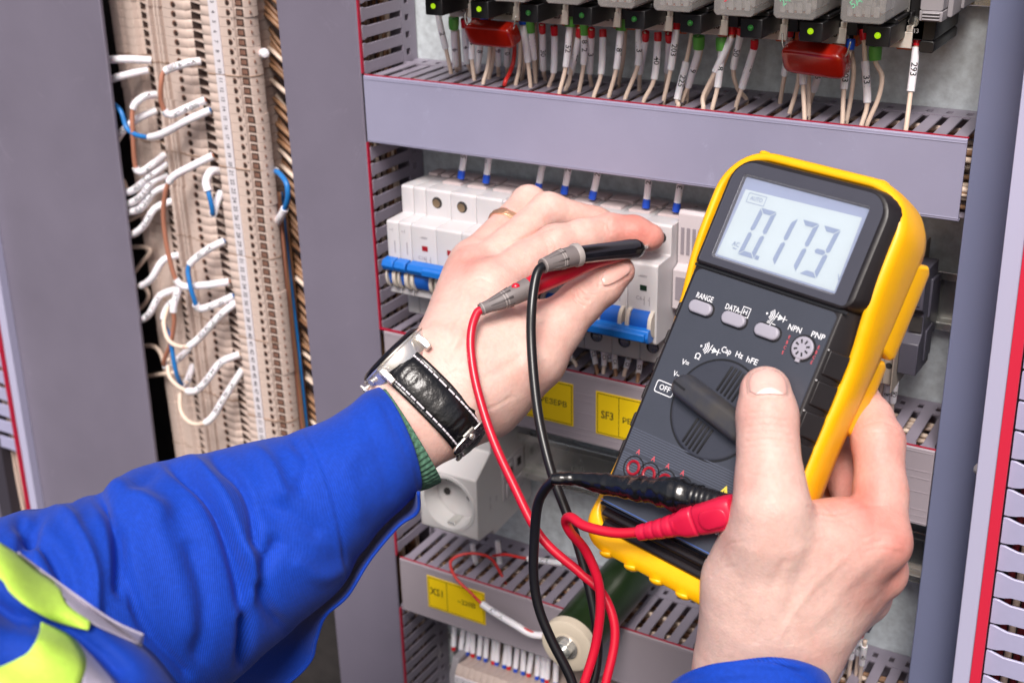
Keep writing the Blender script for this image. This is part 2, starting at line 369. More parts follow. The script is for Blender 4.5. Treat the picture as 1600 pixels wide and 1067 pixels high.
# right edge
V2 = thing('wiring_duct', 'grey duct at the right edge with a pale lip, red edge and row of slots', 'wiring duct', (380, 0, -520), 'vertical wiring ducts')
x2 = lambda z: 397+(-45-z)*.0155
b = MB(); slab(b, lambda z: 368., lambda z: 394., -520, 130, 0, 62); obj('cover', b, mat('duct_plastic_blue', (112, 117, 146), .42, var=.05, vs=9), V2, bev=.6)
b = MB(); slab(b, lambda z: x2(z)-4, lambda z: x2(z)+5.2, -520, 130, -31, -1); obj('lip', b, mat('duct_lip', (186, 184, 212), .4), V2, bev=.5)
b = MB(); slab(b, lambda z: x2(z)+5.3, lambda z: x2(z)+10.6, -520, 130, -32, -29.5); obj('red_edge', b, mat('red_edge_lit', (214, 44, 70), .4), V2)  # lighter copy of the red edge: its overexposure is put into the colour
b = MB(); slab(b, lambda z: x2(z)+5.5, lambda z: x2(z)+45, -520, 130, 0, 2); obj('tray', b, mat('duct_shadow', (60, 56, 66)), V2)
comb(V2, lambda z: x2(z)+11.2, [20-16.4*k for k in range(25)], -29, 34, 13.8)
b = MB(); b.cyl((404.5+8, -29.3, -213.5), (404.5+8, -27, -213.5), 1.6, n=12); 
b = MB()
for k in range(6): b.tube(smooth([(416+k*4.6, -10+random.random()*5, z) for z in (-420, -300, -200, -100, 60)], 4), 2, 8, mi=k % 2)
obj('cable_bundle', b, [mat('dark_red_wire', (110, 24, 34), .5), ivory], V2, sm=True, kind='stuff')
# white push button cap on the duct
q = pl(1531, 733, -14); b = MB(); b.lathe(q+np.array([0, 0, 0]), q+np.array([0, -1, 0]), [(-4, 2.6), (0, 3.2), (1.6, 2.9), (2.6, 1.6), (3, .2)], 20)
tag(obj('screw_cap', b, white, None, sm=True, at=q), 'small round white cap on the pale lip at the right edge', 'screw cap')
# ------------------------------------------------------------------ DIN rails
def rail(label, X0, X1, Zc, Y=61.8):
    b = MB()
    pr = [(Y, Zc+13.5), (Y, Zc-13.5), (Y-1, Zc-13.5), (Y-1, Zc-12.5)]
    # top-hat profile: back web flat on the plate, flanges 7.5 mm out
    h = 13.5
    prof = [(Y, Zc-h), (Y, Zc+h), (Y-6.5, Zc+h), (Y-6.5, Zc+17.5), (Y-7.5, Zc+17.5), (Y-7.5, Zc+h-1), (Y-1, Zc+h-1), (Y-1, Zc-h+1), (Y-7.5, Zc-h+1), (Y-7.5, Zc-17.5), (Y-6.5, Zc-17.5), (Y-6.5, Zc-h)]
    n = len(prof); v = [(X0, *q) for q in prof]+[(X1, *q) for q in prof]
    b.add(v, [[i, (i+1) % n, n+(i+1) % n, n+i] for i in range(n)])
    return tag(obj('din_rail', b, zinc, None, bev=.9, at=(X0, Y, Zc)), label, 'mounting rail', 'steel mounting rails')
rail('steel mounting rail behind the relays, showing at the top right', 4, 366, 72)
rail('steel mounting rail under the circuit breakers, seen right of the meter', 4, 366, -107)
b_rail3 = rail('shiny steel mounting rail beside the white power socket', 4, 366, -266, 48)
rail('steel mounting rail below the lower duct', 4, 366, -470)
for zc in (-266,):
    b = MB(); b.box(118, 150, 55.5, 61.9, zc-12, zc+12); tag(obj('rail_spacer', b, galv), 'steel spacer block behind the shiny rail', 'bracket')
# ------------------------------------------------------------------ relays
def M4(c, X=(1, 0, 0), Y=(0, 1, 0), Z=(0, 0, 1)):
    m_ = np.eye(4); m_[:3, 0] = X; m_[:3, 1] = Y; m_[:3, 2] = Z; m_[:3, 3] = c; return m_
clear = bpy.data.materials.new('clear_relay_cover'); clear.use_nodes = True
t_ = clear.node_tree; b_ = t_.nodes['Principled BSDF']
b_.inputs['Base Color'].default_value = (.95, .92, .9, 1); b_.inputs['Roughness'].default_value = .07
tr_ = t_.nodes.new('ShaderNodeBsdfTransparent'); tr_.inputs[0].default_value = (.93, .9, .88, 1); mx_ = t_.nodes.new('ShaderNodeMixShader'); fr_ = t_.nodes.new('ShaderNodeFresnel'); fr_.inputs[0].default_value = 1.6
mp_ = t_.nodes.new('ShaderNodeMapRange'); mp_.inputs[3].default_value = .12; mp_.inputs[4].default_value = 1
t_.links.new(fr_.outputs[0], mp_.inputs[0]); t_.links.new(mp_.outputs[0], mx_.inputs[0]); t_.links.new(tr_.outputs[0], mx_.inputs[1]); t_.links.new(b_.outputs[0], mx_.inputs[2])
t_.links.new(mx_.outputs[0], t_.nodes['Material Output'].inputs[0])
led_on = mat('led_lit', (176, 226, 20), .3, em=.5); led_off = mat('led_green', (70, 170, 80), .3)
foil = mat('relay_core', (244, 240, 236), .3, var=.3, vs=120, bump=.5, bs=200, rvar=.1, coat=.4)
copper = mat('copper_coil', (170, 110, 70), .35, metal=.7, var=.2, vs=300)
leds = [(677, 10), (748.6, 15), (825.6, 21), (909, 23), (991, 29), (1078.5, 35), (1173, 43), (1266.6, 47), (1371.6, 53)]
wd = ['first', 'second', 'third', 'fourth', 'fifth', 'sixth', 'seventh', 'eighth', 'ninth']
nums = ['21', '22', '23', '24', '25', '26', '27', '28', '29']
RX = []
proto = None
for k, q in enumerate(leds):
    P = pl(*q, -18); x, z = P[0], P[2]; RX.append(x); lit = k in (0, 1, 7, 8)
    lab = '%s clear relay from the left above the duct, its indicator %s' % (wd[k], 'lit yellow-green' if lit else 'plain green')
    if proto is None:
        t = thing('relay', lab, 'relay', (x, 20, 48.5), 'plug-in relays on the rail'); proto = t
        L = lambda *a: np.array([x, 0, 48.5])+np.array(a)
        x0, z0_ = x, 48.5
        b = MB(M4((x0, 0, z0_)))
        # black socket: stepped body, terminal towers with screw recesses
        b.box(-14.5, 14.5, 26, 61, -9, 60, c=1.5); b.box(-14.5, 14.5, 14, 26, 2, 55); b.box(-14.5, -6.2, 8, 26, -4, 6); b.box(6.5, 14.5, 12, 26, -6, 4)
        for xx in (-10.5, -3.5, 3.5, 10.5): b.box(xx-2.4, xx+2.4, 20.5, 26, -11, -3); b.cyl((xx, 13.4, -1), (xx, 20, -1), 2.4, n=10)
        for xx in (-12, -5, 2, 9): b.box(xx-.5, xx+.6, 5, 14, 2.5, 8)
        obj('socket', b, darkm, t, bev=.35)
        b = MB(M4((x0, 0, z0_))); b.box(-5.6, 6.0, -18, 12, -5.0, 4.6); obj('indicator_block', b, darkm, t, bev=.5); 
        b = MB(M4((x0, 0, z0_))); b.box(-13, 6.5, -10.0, 16, 4.7, 7.2, c=.6); obj('latch', b, darkm, t, bev=.3)
        # white number plate
        b = MB(M4((x0, 0, z0_))); b.box(-7.5, 9.6, 9.6, 11.2, -10.2, -2.2); b.box(6.5, 9.6, 9.6, 11.2, -2.2, .8); obj('number_plate', b, cream, t, bev=.3)
        # orange release clip
        b = MB(M4((x0, 0, z0_))); b.box(-1, 13, 22, 30, -13.4, -11.2, c=.7); b.box(-1, 1.5, 20, 30, -12, -7); b.box(10.5, 13, 20, 30, -12, -7); obj('release_clip', b, orange, t, bev=.4)
        # clear cover with the works inside
        b = MB(M4((x0, 0, z0_)))
        W0, W1, Z0, Z1, Y0, Y1 = -15.0, 6.2, 7.6, 62, -31, 14
        prof = lambda i: [(W0+i, Z0+1.6+i*.4), (W0+1.6+i, Z0+i), (W1-1.6-i, Z0+i), (W1-i, Z0+1.6+i*.4), (W1-i, Z1-i), (W0+i, Z1-i)]
        b.prism(prof(0), Y0, Y1, 'y'); b.box(W0-.5, W1+.5, Y1-3.5, Y1-2.4, Z0-.5, Z1)
        obj('clear_cover', b, clear, t, bev=.7, seg=3)
        b = MB(M4((x0, 0, z0_))); b.box(W0+2.6, W1-6.2, Y0+5, Y1, Z0+3.4, Z1-3, c=1); b.box(W0+3.4, W1-7.4, Y0+3.6, Y0+5, Z0+8, Z0+30, c=.6)
        b.box(W1-5, W1-2, Y0+7, Y1-2, Z0+4, Z1-5, c=.8)
        for j in range(4): b.box(W0+2.2+j*4.2, W0+4.8+j*4.2, Y0+3.2, Y0+4.8, Z0+2.4, Z0+7.4, c=.4)
        core = obj('relay_core', b, foil, t, bev=.7)
        b = MB(M4((x0, 0, z0_)))
        for j in range(9): b.cyl((W0+4, Y0+9+j*3, Z0+2.4), (W0+4+12, Y0+9+j*3, Z0+2.8), 1.1, n=8)
        obj('contact_blade', b, copper, t)
        b = MB(M4((x0, 0, z0_))); b.lathe((0, -17.9, .2), (0, -19, .2), [(0, 1.55), (.6, 1.5), (1.3, .95), (1.6, .25)], 14)
        led_me = {}
        o = obj('indicator_lamp', b, led_on, t, sm=True); led_me[True] = o.data; d2 = o.data.copy(); d2.materials[0] = led_off; led_me[False] = d2
        base = [c for c in COL.objects if c.parent == t]
    else:
        r = proto.copy(); COL.objects.link(r); r['label'] = lab; off = (x-x0, 0, (P[2]-48.5)*.5); r.location = proto.location+Vector(np.array(off)*MM); t = r
        for c in base:
            cc = copy_part(c, r, (0, 0, 0))
            if c.name.startswith('indicator_lamp'): cc.data = led_me[lit]
    og = org_of(t); zz = og[2]
    b = MB(); flat_text(b, nums[k], 5, (og[0]+3, 9.45, zz-5.4), (1, 0, 0), (0, 0, 1), .9); obj('lettering', b, ink, t, fix=False)
    b = MB()
    col = mat('relay_print_red', (214, 60, 80), .5) if k in (6, 4) else mat('relay_print_green', (120, 186, 150), .5)
    flat_text(b, random.choice(['24V', '5A', 'DC']), 5, (og[0]-8, -31.1, zz+17), (.8, 0, .6), (-.6, 0, .8)); flat_text(b, random.choice(['N2', 'AC', '4P']), 4, (og[0]-2, -31.1, zz+20), (.8, 0, .6), (-.6, 0, .8)); obj('printing', b, col, t, fix=False)
# end socket and grey clamp right of the relays
xe = RX[-1]+13
t = thing('terminal_clamp', 'dark socket end with number 13 and 293 wire, beside the last relay', 'terminal', (xe, 30, 50))
b = MB(); q = pl(1432, 60, 12); b.box(q[0]-4.5, q[0]+9, 12, 60, q[2]-1, q[2]+40, c=1.2); b.box(q[0]+1.5, q[0]+9, 12, 60, q[2]-7, q[2]-1, c=1); obj('housing', b, darkm, t, bev=.5)
b = MB(); flat_text(b, '13', 3, (q[0]-.5, 11.8, q[2]+3.4), (1, 0, 0), (0, 0, 1)); obj('lettering', b, mat('pale_print', (190, 188, 190)), t, fix=False)
b = MB(); b.cyl((q[0]-2, 11, q[2]+8), (q[0]-2, 13, q[2]+8), 2.6, n=12); obj('screw', b, zinc, t, sm=40)
q = pl(1455, 18, 5)
t = thing('end_clamp', 'grey end clamp on the rail right of the relays', 'clamp', q)
b = MB(); b.box(q[0]-9+3.5, q[0]+5.5, 5, 60, q[2], q[2]+45, c=.8)
for k in range(3): b.box(q[0]-4+0, q[0]+4.5, 3.6, 5.1, q[2]-3.4+k*1.5-1, q[2]-3.4+k*1.5-.2)
b.box(q[0]-5.5, q[0]+5.5, 5, 30, q[2]-5, q[2]); b.box(q[0]+5.5, q[0]+8.2, 14, 60, q[2]-4, q[2]+40, c=.6); b.box(q[0]+8.2, q[0]+10, 30, 60, q[2]-2, q[2]+40)
obj('body', b, mat('grey_clamp', (150, 145, 150), .45, var=.05), t, bev=.4)
# ------------------------------------------------------------------ wires of the relay row
def seglen(path): return float(np.sum(np.linalg.norm(np.diff(np.array(path), axis=0), axis=1)))
colname = {'r': 'red', 'g': 'green', 'b': 'blue', None: 'bare'}
def wire(label, pts, rw=1.25, cap=None, cap_n=.1, sl=None, txt=None, m=None, name='wire', group=None, rs=2.0, rcap=None, tsize=4.6, extra=None, cap_len=None, txtpos=.5, dots=None, spin=0.0):
    """pts: world points from ferrule down; sl=(from,to) fraction of length covered by the white sleeve"""
    path = smooth(pts, 8); P = np.array(path); L = np.concatenate([[0], np.cumsum(np.linalg.norm(np.diff(P, axis=0), axis=1))]); tot = L[-1]
    def cut(a, b_, n=14):
        s = np.linspace(a, b_, n); return [np.array([np.interp(x, L, P[:, k]) for k in range(3)]) for x in s]
    t = thing(name, label, 'wire', P[-1], group)
    b = MB(); b.tube(path, rw, 9); obj('insulation', b, m or ivory, t, sm=True)
    if cap:
        cl = cap_len or 5.2; rc = rcap or 2.1
        c = cut(-0.0, cl, 4); b = MB(); b.tube(c, [rc*.98, rc*1.02, rc, rc*.97, rc*.9], 14); obj('ferrule', b, fer[cap], t, sm=40)
    if sl:
        a, e = sl[0], sl[1]; c = cut(a, e, 12); b = MB(); b.tube(c, rs, 14); obj('sleeve', b, sleeve_m, t, sm=40)
        if txt:
            b = MB(); tube_text(b, txt, tsize, c, rs, (e-a)*txtpos, spin)
            if len(b.v): obj('lettering', b, ink, t, fix=False)
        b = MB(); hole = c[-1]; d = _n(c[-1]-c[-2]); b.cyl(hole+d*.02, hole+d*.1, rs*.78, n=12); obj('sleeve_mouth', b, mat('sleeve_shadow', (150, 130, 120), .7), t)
    if dots:
        b = MB()
        for f_ in dots:
            i = np.searchsorted(L, f_*tot); p = P[i]; v = _n(CAMP-p); b.lathe(p+v*(rw-.5), p+v*(rw+1), [(0, .85), (.65, .7), (.8, .3)], 8)
        obj('red_dot', b, mat('red_mark', (214, 40, 46), .5), t, sm=True)
    return t
WG = 'wires between the relays and the upper duct'
TOPW = [  # cap, [(px,py) from the ferrule down; last lies on the duct], sleeve px range (y0,y1), text
 (None, [(684, 20), (690, 50), (697, 78), (705, 116)], (22, 76), '12'), ('g', [(709, 28), (709.5, 60), (712, 101), (714, 113)], (48, 102), '6'), (None, [(715, 48), (717, 80), (719, 110)], None, None),
 ('r', [(725, 30), (727, 60), (730, 97), (737, 115)], (43, 98), '4'), ('r', [(743, 26), (739, 50), (737, 88), (741, 125)], (36, 92), '14'), ('b', [(757, 27), (752, 60), (746, 108), (744, 118)], (42, 112), '8'),
 (None, [(767, 40), (766, 70), (762, 105), (755, 131)], None, None), (None, [(773, 40), (772, 75), (768, 105), (764, 123)], None, None), (None, [(777, 40), (777.5, 73), (778, 102), (779, 119)], (50, 102), '9'),
 (None, [(792, 40), (792.5, 75), (792.5, 102), (793, 117)], (50, 102), '10'), ('b', [(816, 24), (818, 45), (825, 98), (829, 136)], (41, 98), None), ('g', [(828, 33), (831, 60), (834, 93), (837, 130)], (36, 93), '111'),
 (None, [(836, 36), (839, 80), (838, 116)], None, None), (None, [(812, 60), (813, 80), (811, 110), (806, 132)], None, None), (None, [(820, 70), (819, 105), (816, 122)], None, None),
 ('r', [(847, 39), (848, 60), (849, 109), (852, 125)], (52, 109), '30'), ('r', [(865.6, 41), (866.5, 65), (865, 113), (858, 135)], (56, 113), None),
 ('g', [(892, 23), (890, 45), (884, 105), (874, 146)], (41, 105), '152'), (None, [(899, 40), (896, 75), (890, 125), (884, 140)], None, None), ('r', [(906, 44), (903, 66), (891.6, 116), (886, 134)], (60, 116), '77'),
 ('g', [(912, 36), (913, 50), (912, 101), (905, 143)], (41, 101), '812'), ('r', [(924, 46), (924, 62), (921.6, 114), (924, 134)], (58, 114), '31'), ('r', [(942, 47), (942, 62), (939, 116), (928, 151)], (58, 116), None),
 ('g', [(972, 28), (970, 50), (963, 108), (951.5, 151)], (47, 108), '187'), (None, [(977, 47), (974, 90), (967, 130)], None, None), (None, [(998.5, 42), (998, 62), (996.6, 103), (977, 154)], (44, 103), '113'),
 ('r', [(1009, 51), (1008, 68), (1000, 112), (999, 141)], (64, 114), None), ('r', [(1028, 51), (1027.5, 68), (1022, 124), (1006, 158)], (65, 124), '40'), ('r', [(1045, 53), (1045, 72), (1043, 110), (1040, 140)], (66, 112), None),
 ('r', [(1056.6, 33), (1056, 52), (1048, 109), (1037, 157)], (46, 109), '203'), (None, [(1081, 53), (1077, 75), (1069, 110), (1058, 156), (1060, 164)], (97, 156), '225'), ('g', [(1092, 57), (1090, 85), (1075, 136), (1073, 155)], (75, 136), '19'),
 (None, [(1096, 75), (1090, 100), (1075, 135), (1066, 158)], None, None), ('g', [(1128, 59), (1127, 90), (1121, 137), (1113, 170)], (77, 137), '8'), ('r', [(1144, 38), (1141, 62), (1117, 113), (1099, 150), (1099, 170)], (59, 113), None),
 (None, [(1141, 70), (1128, 105), (1108, 140), (1100, 158)], None, None), ('r', [(1156, 42), (1156, 58), (1146, 107), (1152, 138), (1166, 156)], (54, 107), '50'), ('r', [(1179, 63), (1177, 80), (1159, 138), (1150, 167)], (77, 138), '171'),
 ('r', [(1235, 42), (1233, 65), (1226, 117), (1218.5, 162)], (62, 117), None), ('b', [(1256, 51), (1256, 75), (1255, 133), (1257, 188)], (70, 133), '16'), (None, [(1249, 90), (1248, 122), (1242, 150), (1234, 176)], None, None),
 (None, [(1264, 90), (1263.5, 130), (1263.5, 180)], None, None), (None, [(1284, 90), (1279, 116), (1271, 142), (1264, 168)], (90, 142), '6'), ('b', [(1329, 61), (1327, 85), (1322, 110), (1318, 150), (1316, 194)], (98, 140), '203'),
 (None, [(1331, 81), (1334, 112), (1330, 150), (1323, 188)], None, None), ('r', [(1349, 46), (1350, 64), (1352, 100), (1355, 161), (1346, 196)], (96, 161), '331'), ('g', [(1368, 73), (1368, 97), (1378, 120), (1372, 155), (1355, 194)], None, None),
 ('r', [(1434.5, 54), (1431, 80), (1423, 143), (1415, 205)], (74, 143), '293')]
xpos = []
for i, (cap, pp, sl, txt) in enumerate(TOPW):
    last = plz(pp[-1][0], pp[-1][1], -.5); yl = min(max(last[1], 6), 44); 
    n = len(pp); pts = []
    ytop = 17 if cap else 22
    for j, q in enumerate(pp[:-1]):
        f_ = j/(n-1); pts.append(pl(*q, ytop+(yl-ytop)*f_**1.6))
    last = pl(pp[-1][0], pp[-1][1], yl); pts.append(last); pts.append(last+np.array([-1.5, 2, -9]))
    s_ = None
    pth = np.array(smooth(pts, 8)); py = proj(pth)[:, 1]; Ls = np.concatenate([[0], np.cumsum(np.linalg.norm(np.diff(pth, axis=0), axis=1))])
    if sl: s_ = (float(np.interp(sl[0], py, Ls)), float(np.interp(sl[1], py, Ls)))
    # which relay is it under
    k = int(np.argmin([abs(pts[0][0]-x_) for x_ in RX]))
    if txt: lb = 'wire marked %s with %s ferrule, below the %s relay' % (txt, colname[cap], wd[k]) if cap else 'white sleeve marked %s below the %s relay' % (txt, wd[k])
    elif sl: lb = 'wire in blank sleeve with %s ferrule, below the %s relay' % (colname[cap], wd[k])
    else: lb = 'plain ivory wire%s below the %s relay' % (' from the %s ferrule' % colname[cap] if cap else '', wd[k])
    fp = [TOPW[j][1][0][0] for j in range(len(TOPW))]
    wire(lb, pts, cap=cap, sl=s_, txt=txt, rcap=(3.3 if cap == 'g' and i not in (11, 20) else 2.1 if cap == 'r' else 2.5) if cap else None, cap_len=7 if cap == 'g' else 5.5, group=WG)
    xpos.append((lb, pts[0][0]))
# duplicates of a label get told apart by their neighbour
from collections import Counter
cnt = Counter(o['label'] for o in COL.objects if o.get('group') == WG)
byr = {}
for o in list(COL.objects):
    if o.get('group') == WG: byr.setdefault(o['label'].split(' below the ')[-1], []).append(o)
for r_, os_ in byr.items():
    os_.sort(key=lambda o: o.location.x)
    for j, o in enumerate(os_): o['label'] = o['label']+', '+['leftmost', 'second', 'third', 'fourth', 'fifth', 'sixth', 'seventh', 'eighth', 'ninth', 'tenth'][j]+' there'
for lb, c in ():
    if c > 1:
        os_ = sorted([o for o in COL.objects if o.get('group') == WG and o['label'] == lb], key=lambda o: o.location.x)
        for j, o in enumerate(os_): o['label'] = lb+', '+['leftmost', 'next', 'third', 'fourth', 'fifth'][j]+' of its kind there'
pts = [pl(803, 50, 22), pl(804, 75, 22), pl(802, 98, 22), pl(796, 115, 18), pl(790, 127, 12), pl(788, 134, 12)]
wire('red wire curving down behind the left red capacitor', pts, m=redw, rw=1.3)
def capacitor(c, X, Z, label, L=26, H=12.5, T=9):
    X = _n(np.array(X)); Zv = np.array(Z, float); Zv = _n(Zv-X*(Zv@X)); Yv = np.cross(Zv, X)
    t = thing('capacitor', label, 'capacitor', c, 'red film capacitors')
    # dipped film capacitor: a pillow-like rounded block
    n = 15; G = []
    b = MB(M4(c, X, Yv, Zv))
    u = np.linspace(-math.pi/2, math.pi/2, 17); v = np.linspace(0, 2*math.pi, 33)[:-1]
    e = lambda a, p: np.sign(a)*np.abs(a)**p
    for a in u:
        cu_, su = e(np.cos(a), .3), e(np.sin(a), .3)
        G.append([(L/2*su*(1-.03*abs(math.sin(q_))), T/2*cu_*e(math.cos(q_), .4), H/2*cu_*e(math.sin(q_), .32)) for q_ in v])
    b.grid(np.array(G), closev=True); obj('body', b, mat('red_capacitor_lacquer', (150, 26, 14), .2, var=.15, vs=90, coat=.6), t, sm=True)
    b = MB(M4(c, X, Yv, Zv))
    for s in (-1, 1): b.tube(smooth([(s*(L/2-2), 0, 3), (s*(L/2+.5), 0, 6), (s*(L/2+1.5), 3, 11)], 6), .45, 8)
    obj('lead', b, zinc, t, sm=True)
P1 = pl(770, 53, 5); X1 = pl(805, 56, 3)-pl(737, 50, 9)
capacitor(P1, X1, (0.15, -.45, 1), 'red film capacitor at the left, under the second relay', L=np.linalg.norm(pl(805, 56, 3)-pl(735, 50, 9))+1.5, H=13.5, T=10.5)
capacitor(pl(1275, 93, 0), pl(1325, 100, -3)-pl(1228, 87, 3), (0.15, -.5, 1), 'larger red film capacitor at the right, under the eighth relay', L=np.linalg.norm(pl(1322, 98, -3)-pl(1229, 88, 3))+1.5, H=15.5, T=11)
# ------------------------------------------------------------------ circuit breakers
def breaker(label, x0, w, poles, up, aux=False, face_text=None, z_in=None):
    """three-step housing; y=0 shoulders, y=-18 nose"""
    t = thing('circuit_breaker', label, 'circuit breaker', (x0, 45, -110), 'circuit breakers on the rail')
    g = .12
    prof = [(60, -72), (44, -69), (1.2, -67.2), (0, -68.4), (0, -85), (-17, -85.2), (-18, -86.4), (-18, -133), (-17, -134.2), (0, -134.5), (0, -153.6), (1.2, -154.8), (60, -152)]
    pw = w/poles
    for p_ in range(poles):
        b = MB(); b.prism(prof, x0+p_*pw+g, x0+(p_+1)*pw-g, 'x')
        obj('housing', b, white, t, bev=.45)
    b = MB()
    for p_ in range(poles):
        xa = x0+p_*pw; xc = xa+pw/2
        if not aux: b.box(xa+2.5, xa+pw-2.5, 16, 27, -69, -66.9+.4, c=.5)      # top lip pieces
        b.box(xa+1.4, xa+pw-1.4, 30, 41, -71, -66.8, c=.4)
    obj('top_ridge', b, mat('breaker_top', (206, 190, 190), .45), t, bev=.3)
    for p_ in range(poles):
        xa = x0+p_*pw; xc = xa+pw/2
        # toggle guards
        b = MB()
        for s in ((xa+1.1, xa+3.5), (xa+pw-3.5, xa+pw-1.1)) if not aux else ((xa+.9, xa+2.2), (xa+pw-3.4, xa+pw-.8)):
            pr = [(-18, -113)]+[(-18-6.2*math.sin(a), -121+8.2*math.cos(a)) for a in np.linspace(.2, math.pi-.2, 9)]+[(-18, -129)]
            b.prism(pr, s[0], s[1], 'x')
        obj('toggle_guard', b, cream, t, bev=.4)
        b = MB()
        if not aux:
            b.prism([(-18, -113.4), (-20.5, -114.4), (-23, -118), (-23.2, -122), (-21, -126.5), (-18, -128)], xa+3.7, xa+pw-3.7, 'x')
        else: b.prism([(-18, -113.4), (-21, -115), (-22.6, -120), (-21, -126), (-18, -128)], xa+2.3, xa+pw-3.5, 'x')
        obj('toggle', b, mat('blue_toggle', (30, 88, 176), .36, var=.06), t, bev=.4)
        if not aux:
            b = MB(); b.cyl((xc-1, -.05, -144), (xc-1, .4, -144), 4.1, n=20); obj('screw_recess', b, soft_dark, t)
            b = MB(); b.cyl((xc-.6, -.12, -144.6), (xc-.6, .3, -144.6), 3.1, n=18); b.box(xc-3.2, xc+2, -.3, -.1, -145.1, -144.2); obj('screw', b, zinc, t, sm=40)
    # tie bar joining the toggles
    za = -112.5 if up else -126.5
    b = MB()
    xe = x0+w-(1.2 if not aux else .3); xs = x0+(1 if not aux else .3)
    h = 4.2 if up else 4.8
    oo = -25.5 if up else -26.5
    b.prism([(oo+6, za-h), (oo, za-h+1.2), (oo-1.5, za), (oo, za+h-.8), (oo+6, za+h), (oo+8, za)], xs, xe, 'x')
    if not aux: b.prism([(oo+.6, za-h*.5), (oo-3.2, za-h*.5+.6), (oo-3.2, za+h*.55), (oo+.6, za+h*.7)], xs+(w*.22 if up else 0), xe-1.5, 'x')
    obj('tie_bar', b, mat('blue_tie_bar', (26, 104, 190), .34, var=.05), t, bev=.5)
    # indicator windows and print
    ic = (150, 20, 34) if up else (24, 46, 34)
    for p_ in range(poles):
        if aux: continue
        xa = x0+p_*pw; b = MB(); b.box(xa+pw*.42, xa+pw*.42+4.2, -18.25, -18, -101.5, -98.3); obj('indicator_window', b, mat('window_red' if up else 'window_green', ic, .4), t)
    b = MB(); yy = -18.16
    for p_ in range(poles):
        xa = x0+p_*pw; xc = xa+pw/2
        if aux:
            flat_text(b, '~1', 3, (xc-1, yy, -91), (1, 0, 0), (0, 0, 1)); b.box(xc+.8, xc+1.4, yy, yy+.1, -106, -98)
        else:
            if p_ % 2 == 0: flat_text(b, face_text or 'C16', 3.2, (xc-2, yy, -106.5), (1, 0, 0), (0, 0, 1)); flat_text(b, '~400V', 2.1, (xc, yy, -93), (1, 0, 0), (0, 0, 1))
            for q in (0, 3.2): b.box(xa+pw-5-q, xa+pw-4.6-q, yy, yy+.1, -110.5, -105); b.box(xa+pw-5.8-q, xa+pw-5-q, yy, yy+.1, -107.2, -106.8)
    obj('printing', b, mat('grey_print', (150, 142, 150), .6), t, fix=False)
    return t
bx = 24.3
breaker('narrow auxiliary contact module at the left end of the breaker row', bx, 9.2, 1, True, aux=True)
breaker('second narrow auxiliary contact module in the breaker row', bx+9.3, 9.2, 1, True, aux=True)
tb = breaker('left three pole circuit breaker with blue handle up and red windows', bx+18.6, 55.8, 3, True)
breaker('middle three pole circuit breaker mostly behind the left hand', bx+74.5, 55.8, 3, False)
tc_ = breaker('right three pole circuit breaker with blue handle down and dark windows', bx+130.4, 55.9, 3, False, face_text='C6')
# sealing screws in the left breaker's shoulder, and the one being probed
for k, q in enumerate([(683, 317), (722, 324)]):
    p = pl(*q, 0); b = MB(); b.cyl((p[0], -.08, p[2]), (p[0], .4, p[2]), 3.7, n=22); o = obj('screw_recess', b, soft_dark, tb)
    b = MB(); b.cyl((p[0]-.7, -.2, p[2]-.5), (p[0]-.7, .2, p[2]-.5), 2.7, n=18); b.box(p[0]-3.1, p[0]+1.6, -.36, -.2, p[2]-.9, p[2]-.3); obj('screw', b, mat('brass_screw', (196, 170, 140), .3, metal=.8), tb, sm=40)
for q in [(1032, 371), (954, 351), (990, 358)]:
    p = pl(*q, 0); b = MB(); b.cyl((p[0], -.08, p[2]), (p[0], .4, p[2]), 3.6, n=22); obj('screw_recess', b, soft_dark, tc_)
# adapter block at the right end of the row
t = thing('busbar_block', 'pale grey block at the right end of the breaker row', 'adapter', (216, 45, -110))
b = MB(); b.prism([(60, -72), (10, -60), (8, -62), (8, -92), (2, -94), (2, -118), (20, -122), (20, -148), (60, -148)], 211, 228, 'x'); obj('housing', b, mat('pale_grey_plastic', (196, 186, 190), .45), t, bev=.5)
b = MB()
for k in range(4): b.box(213+k*3.5, 215+k*3.5, 7.6, 8.2, -86, -70)
b.box(213, 226, 1.6, 2.1, -112, -98); obj('slot', b, mat('grey_slot', (140, 132, 140), .6), t)
# wires on top of the breakers, white sleeve over blue ferrule
for k, (top, bot, tx) in enumerate([((726, 238), (720, 279), '5'), ((764, 247), (759, 286), '7'), ((848, 258), (840, 299), '11'), ((889, 262), (881, 303), '12'), ((935, 268), (925, 311), '12'), ((1014, 282), (1009, 325), '12'), ((1063, 290), (1056, 331), '13')]):
    a = pl(*bot, 18); c = pl(*top, 20); pts = [a, a*.5+c*.5, c, c+(c-a)*.5+np.array([0, 4, 0])]
    wire('sleeved wire marked %s with blue ferrule, number %d along the breaker tops' % (tx, k+1) if 0 else ['wire marked 5 in the leftmost blue ferrule on the breakers', 'wire marked 7 second on the breaker tops', 'wire marked 11 entering the breakers left of the raised hand knuckles', 'wire marked 12 above the bent index finger', 'wire marked 12 midway along the breaker tops', 'wire marked 12 next to the meter side of the breakers', 'wire marked 13, last one before the meter'][k], pts, cap='b', rcap=2.3, cap_len=5.5, sl=(5.4, seglen(smooth(pts, 8))), txt=tx, tsize=4.4, rs=2.1, txtpos=.42, group='wires entering the breakers from above')
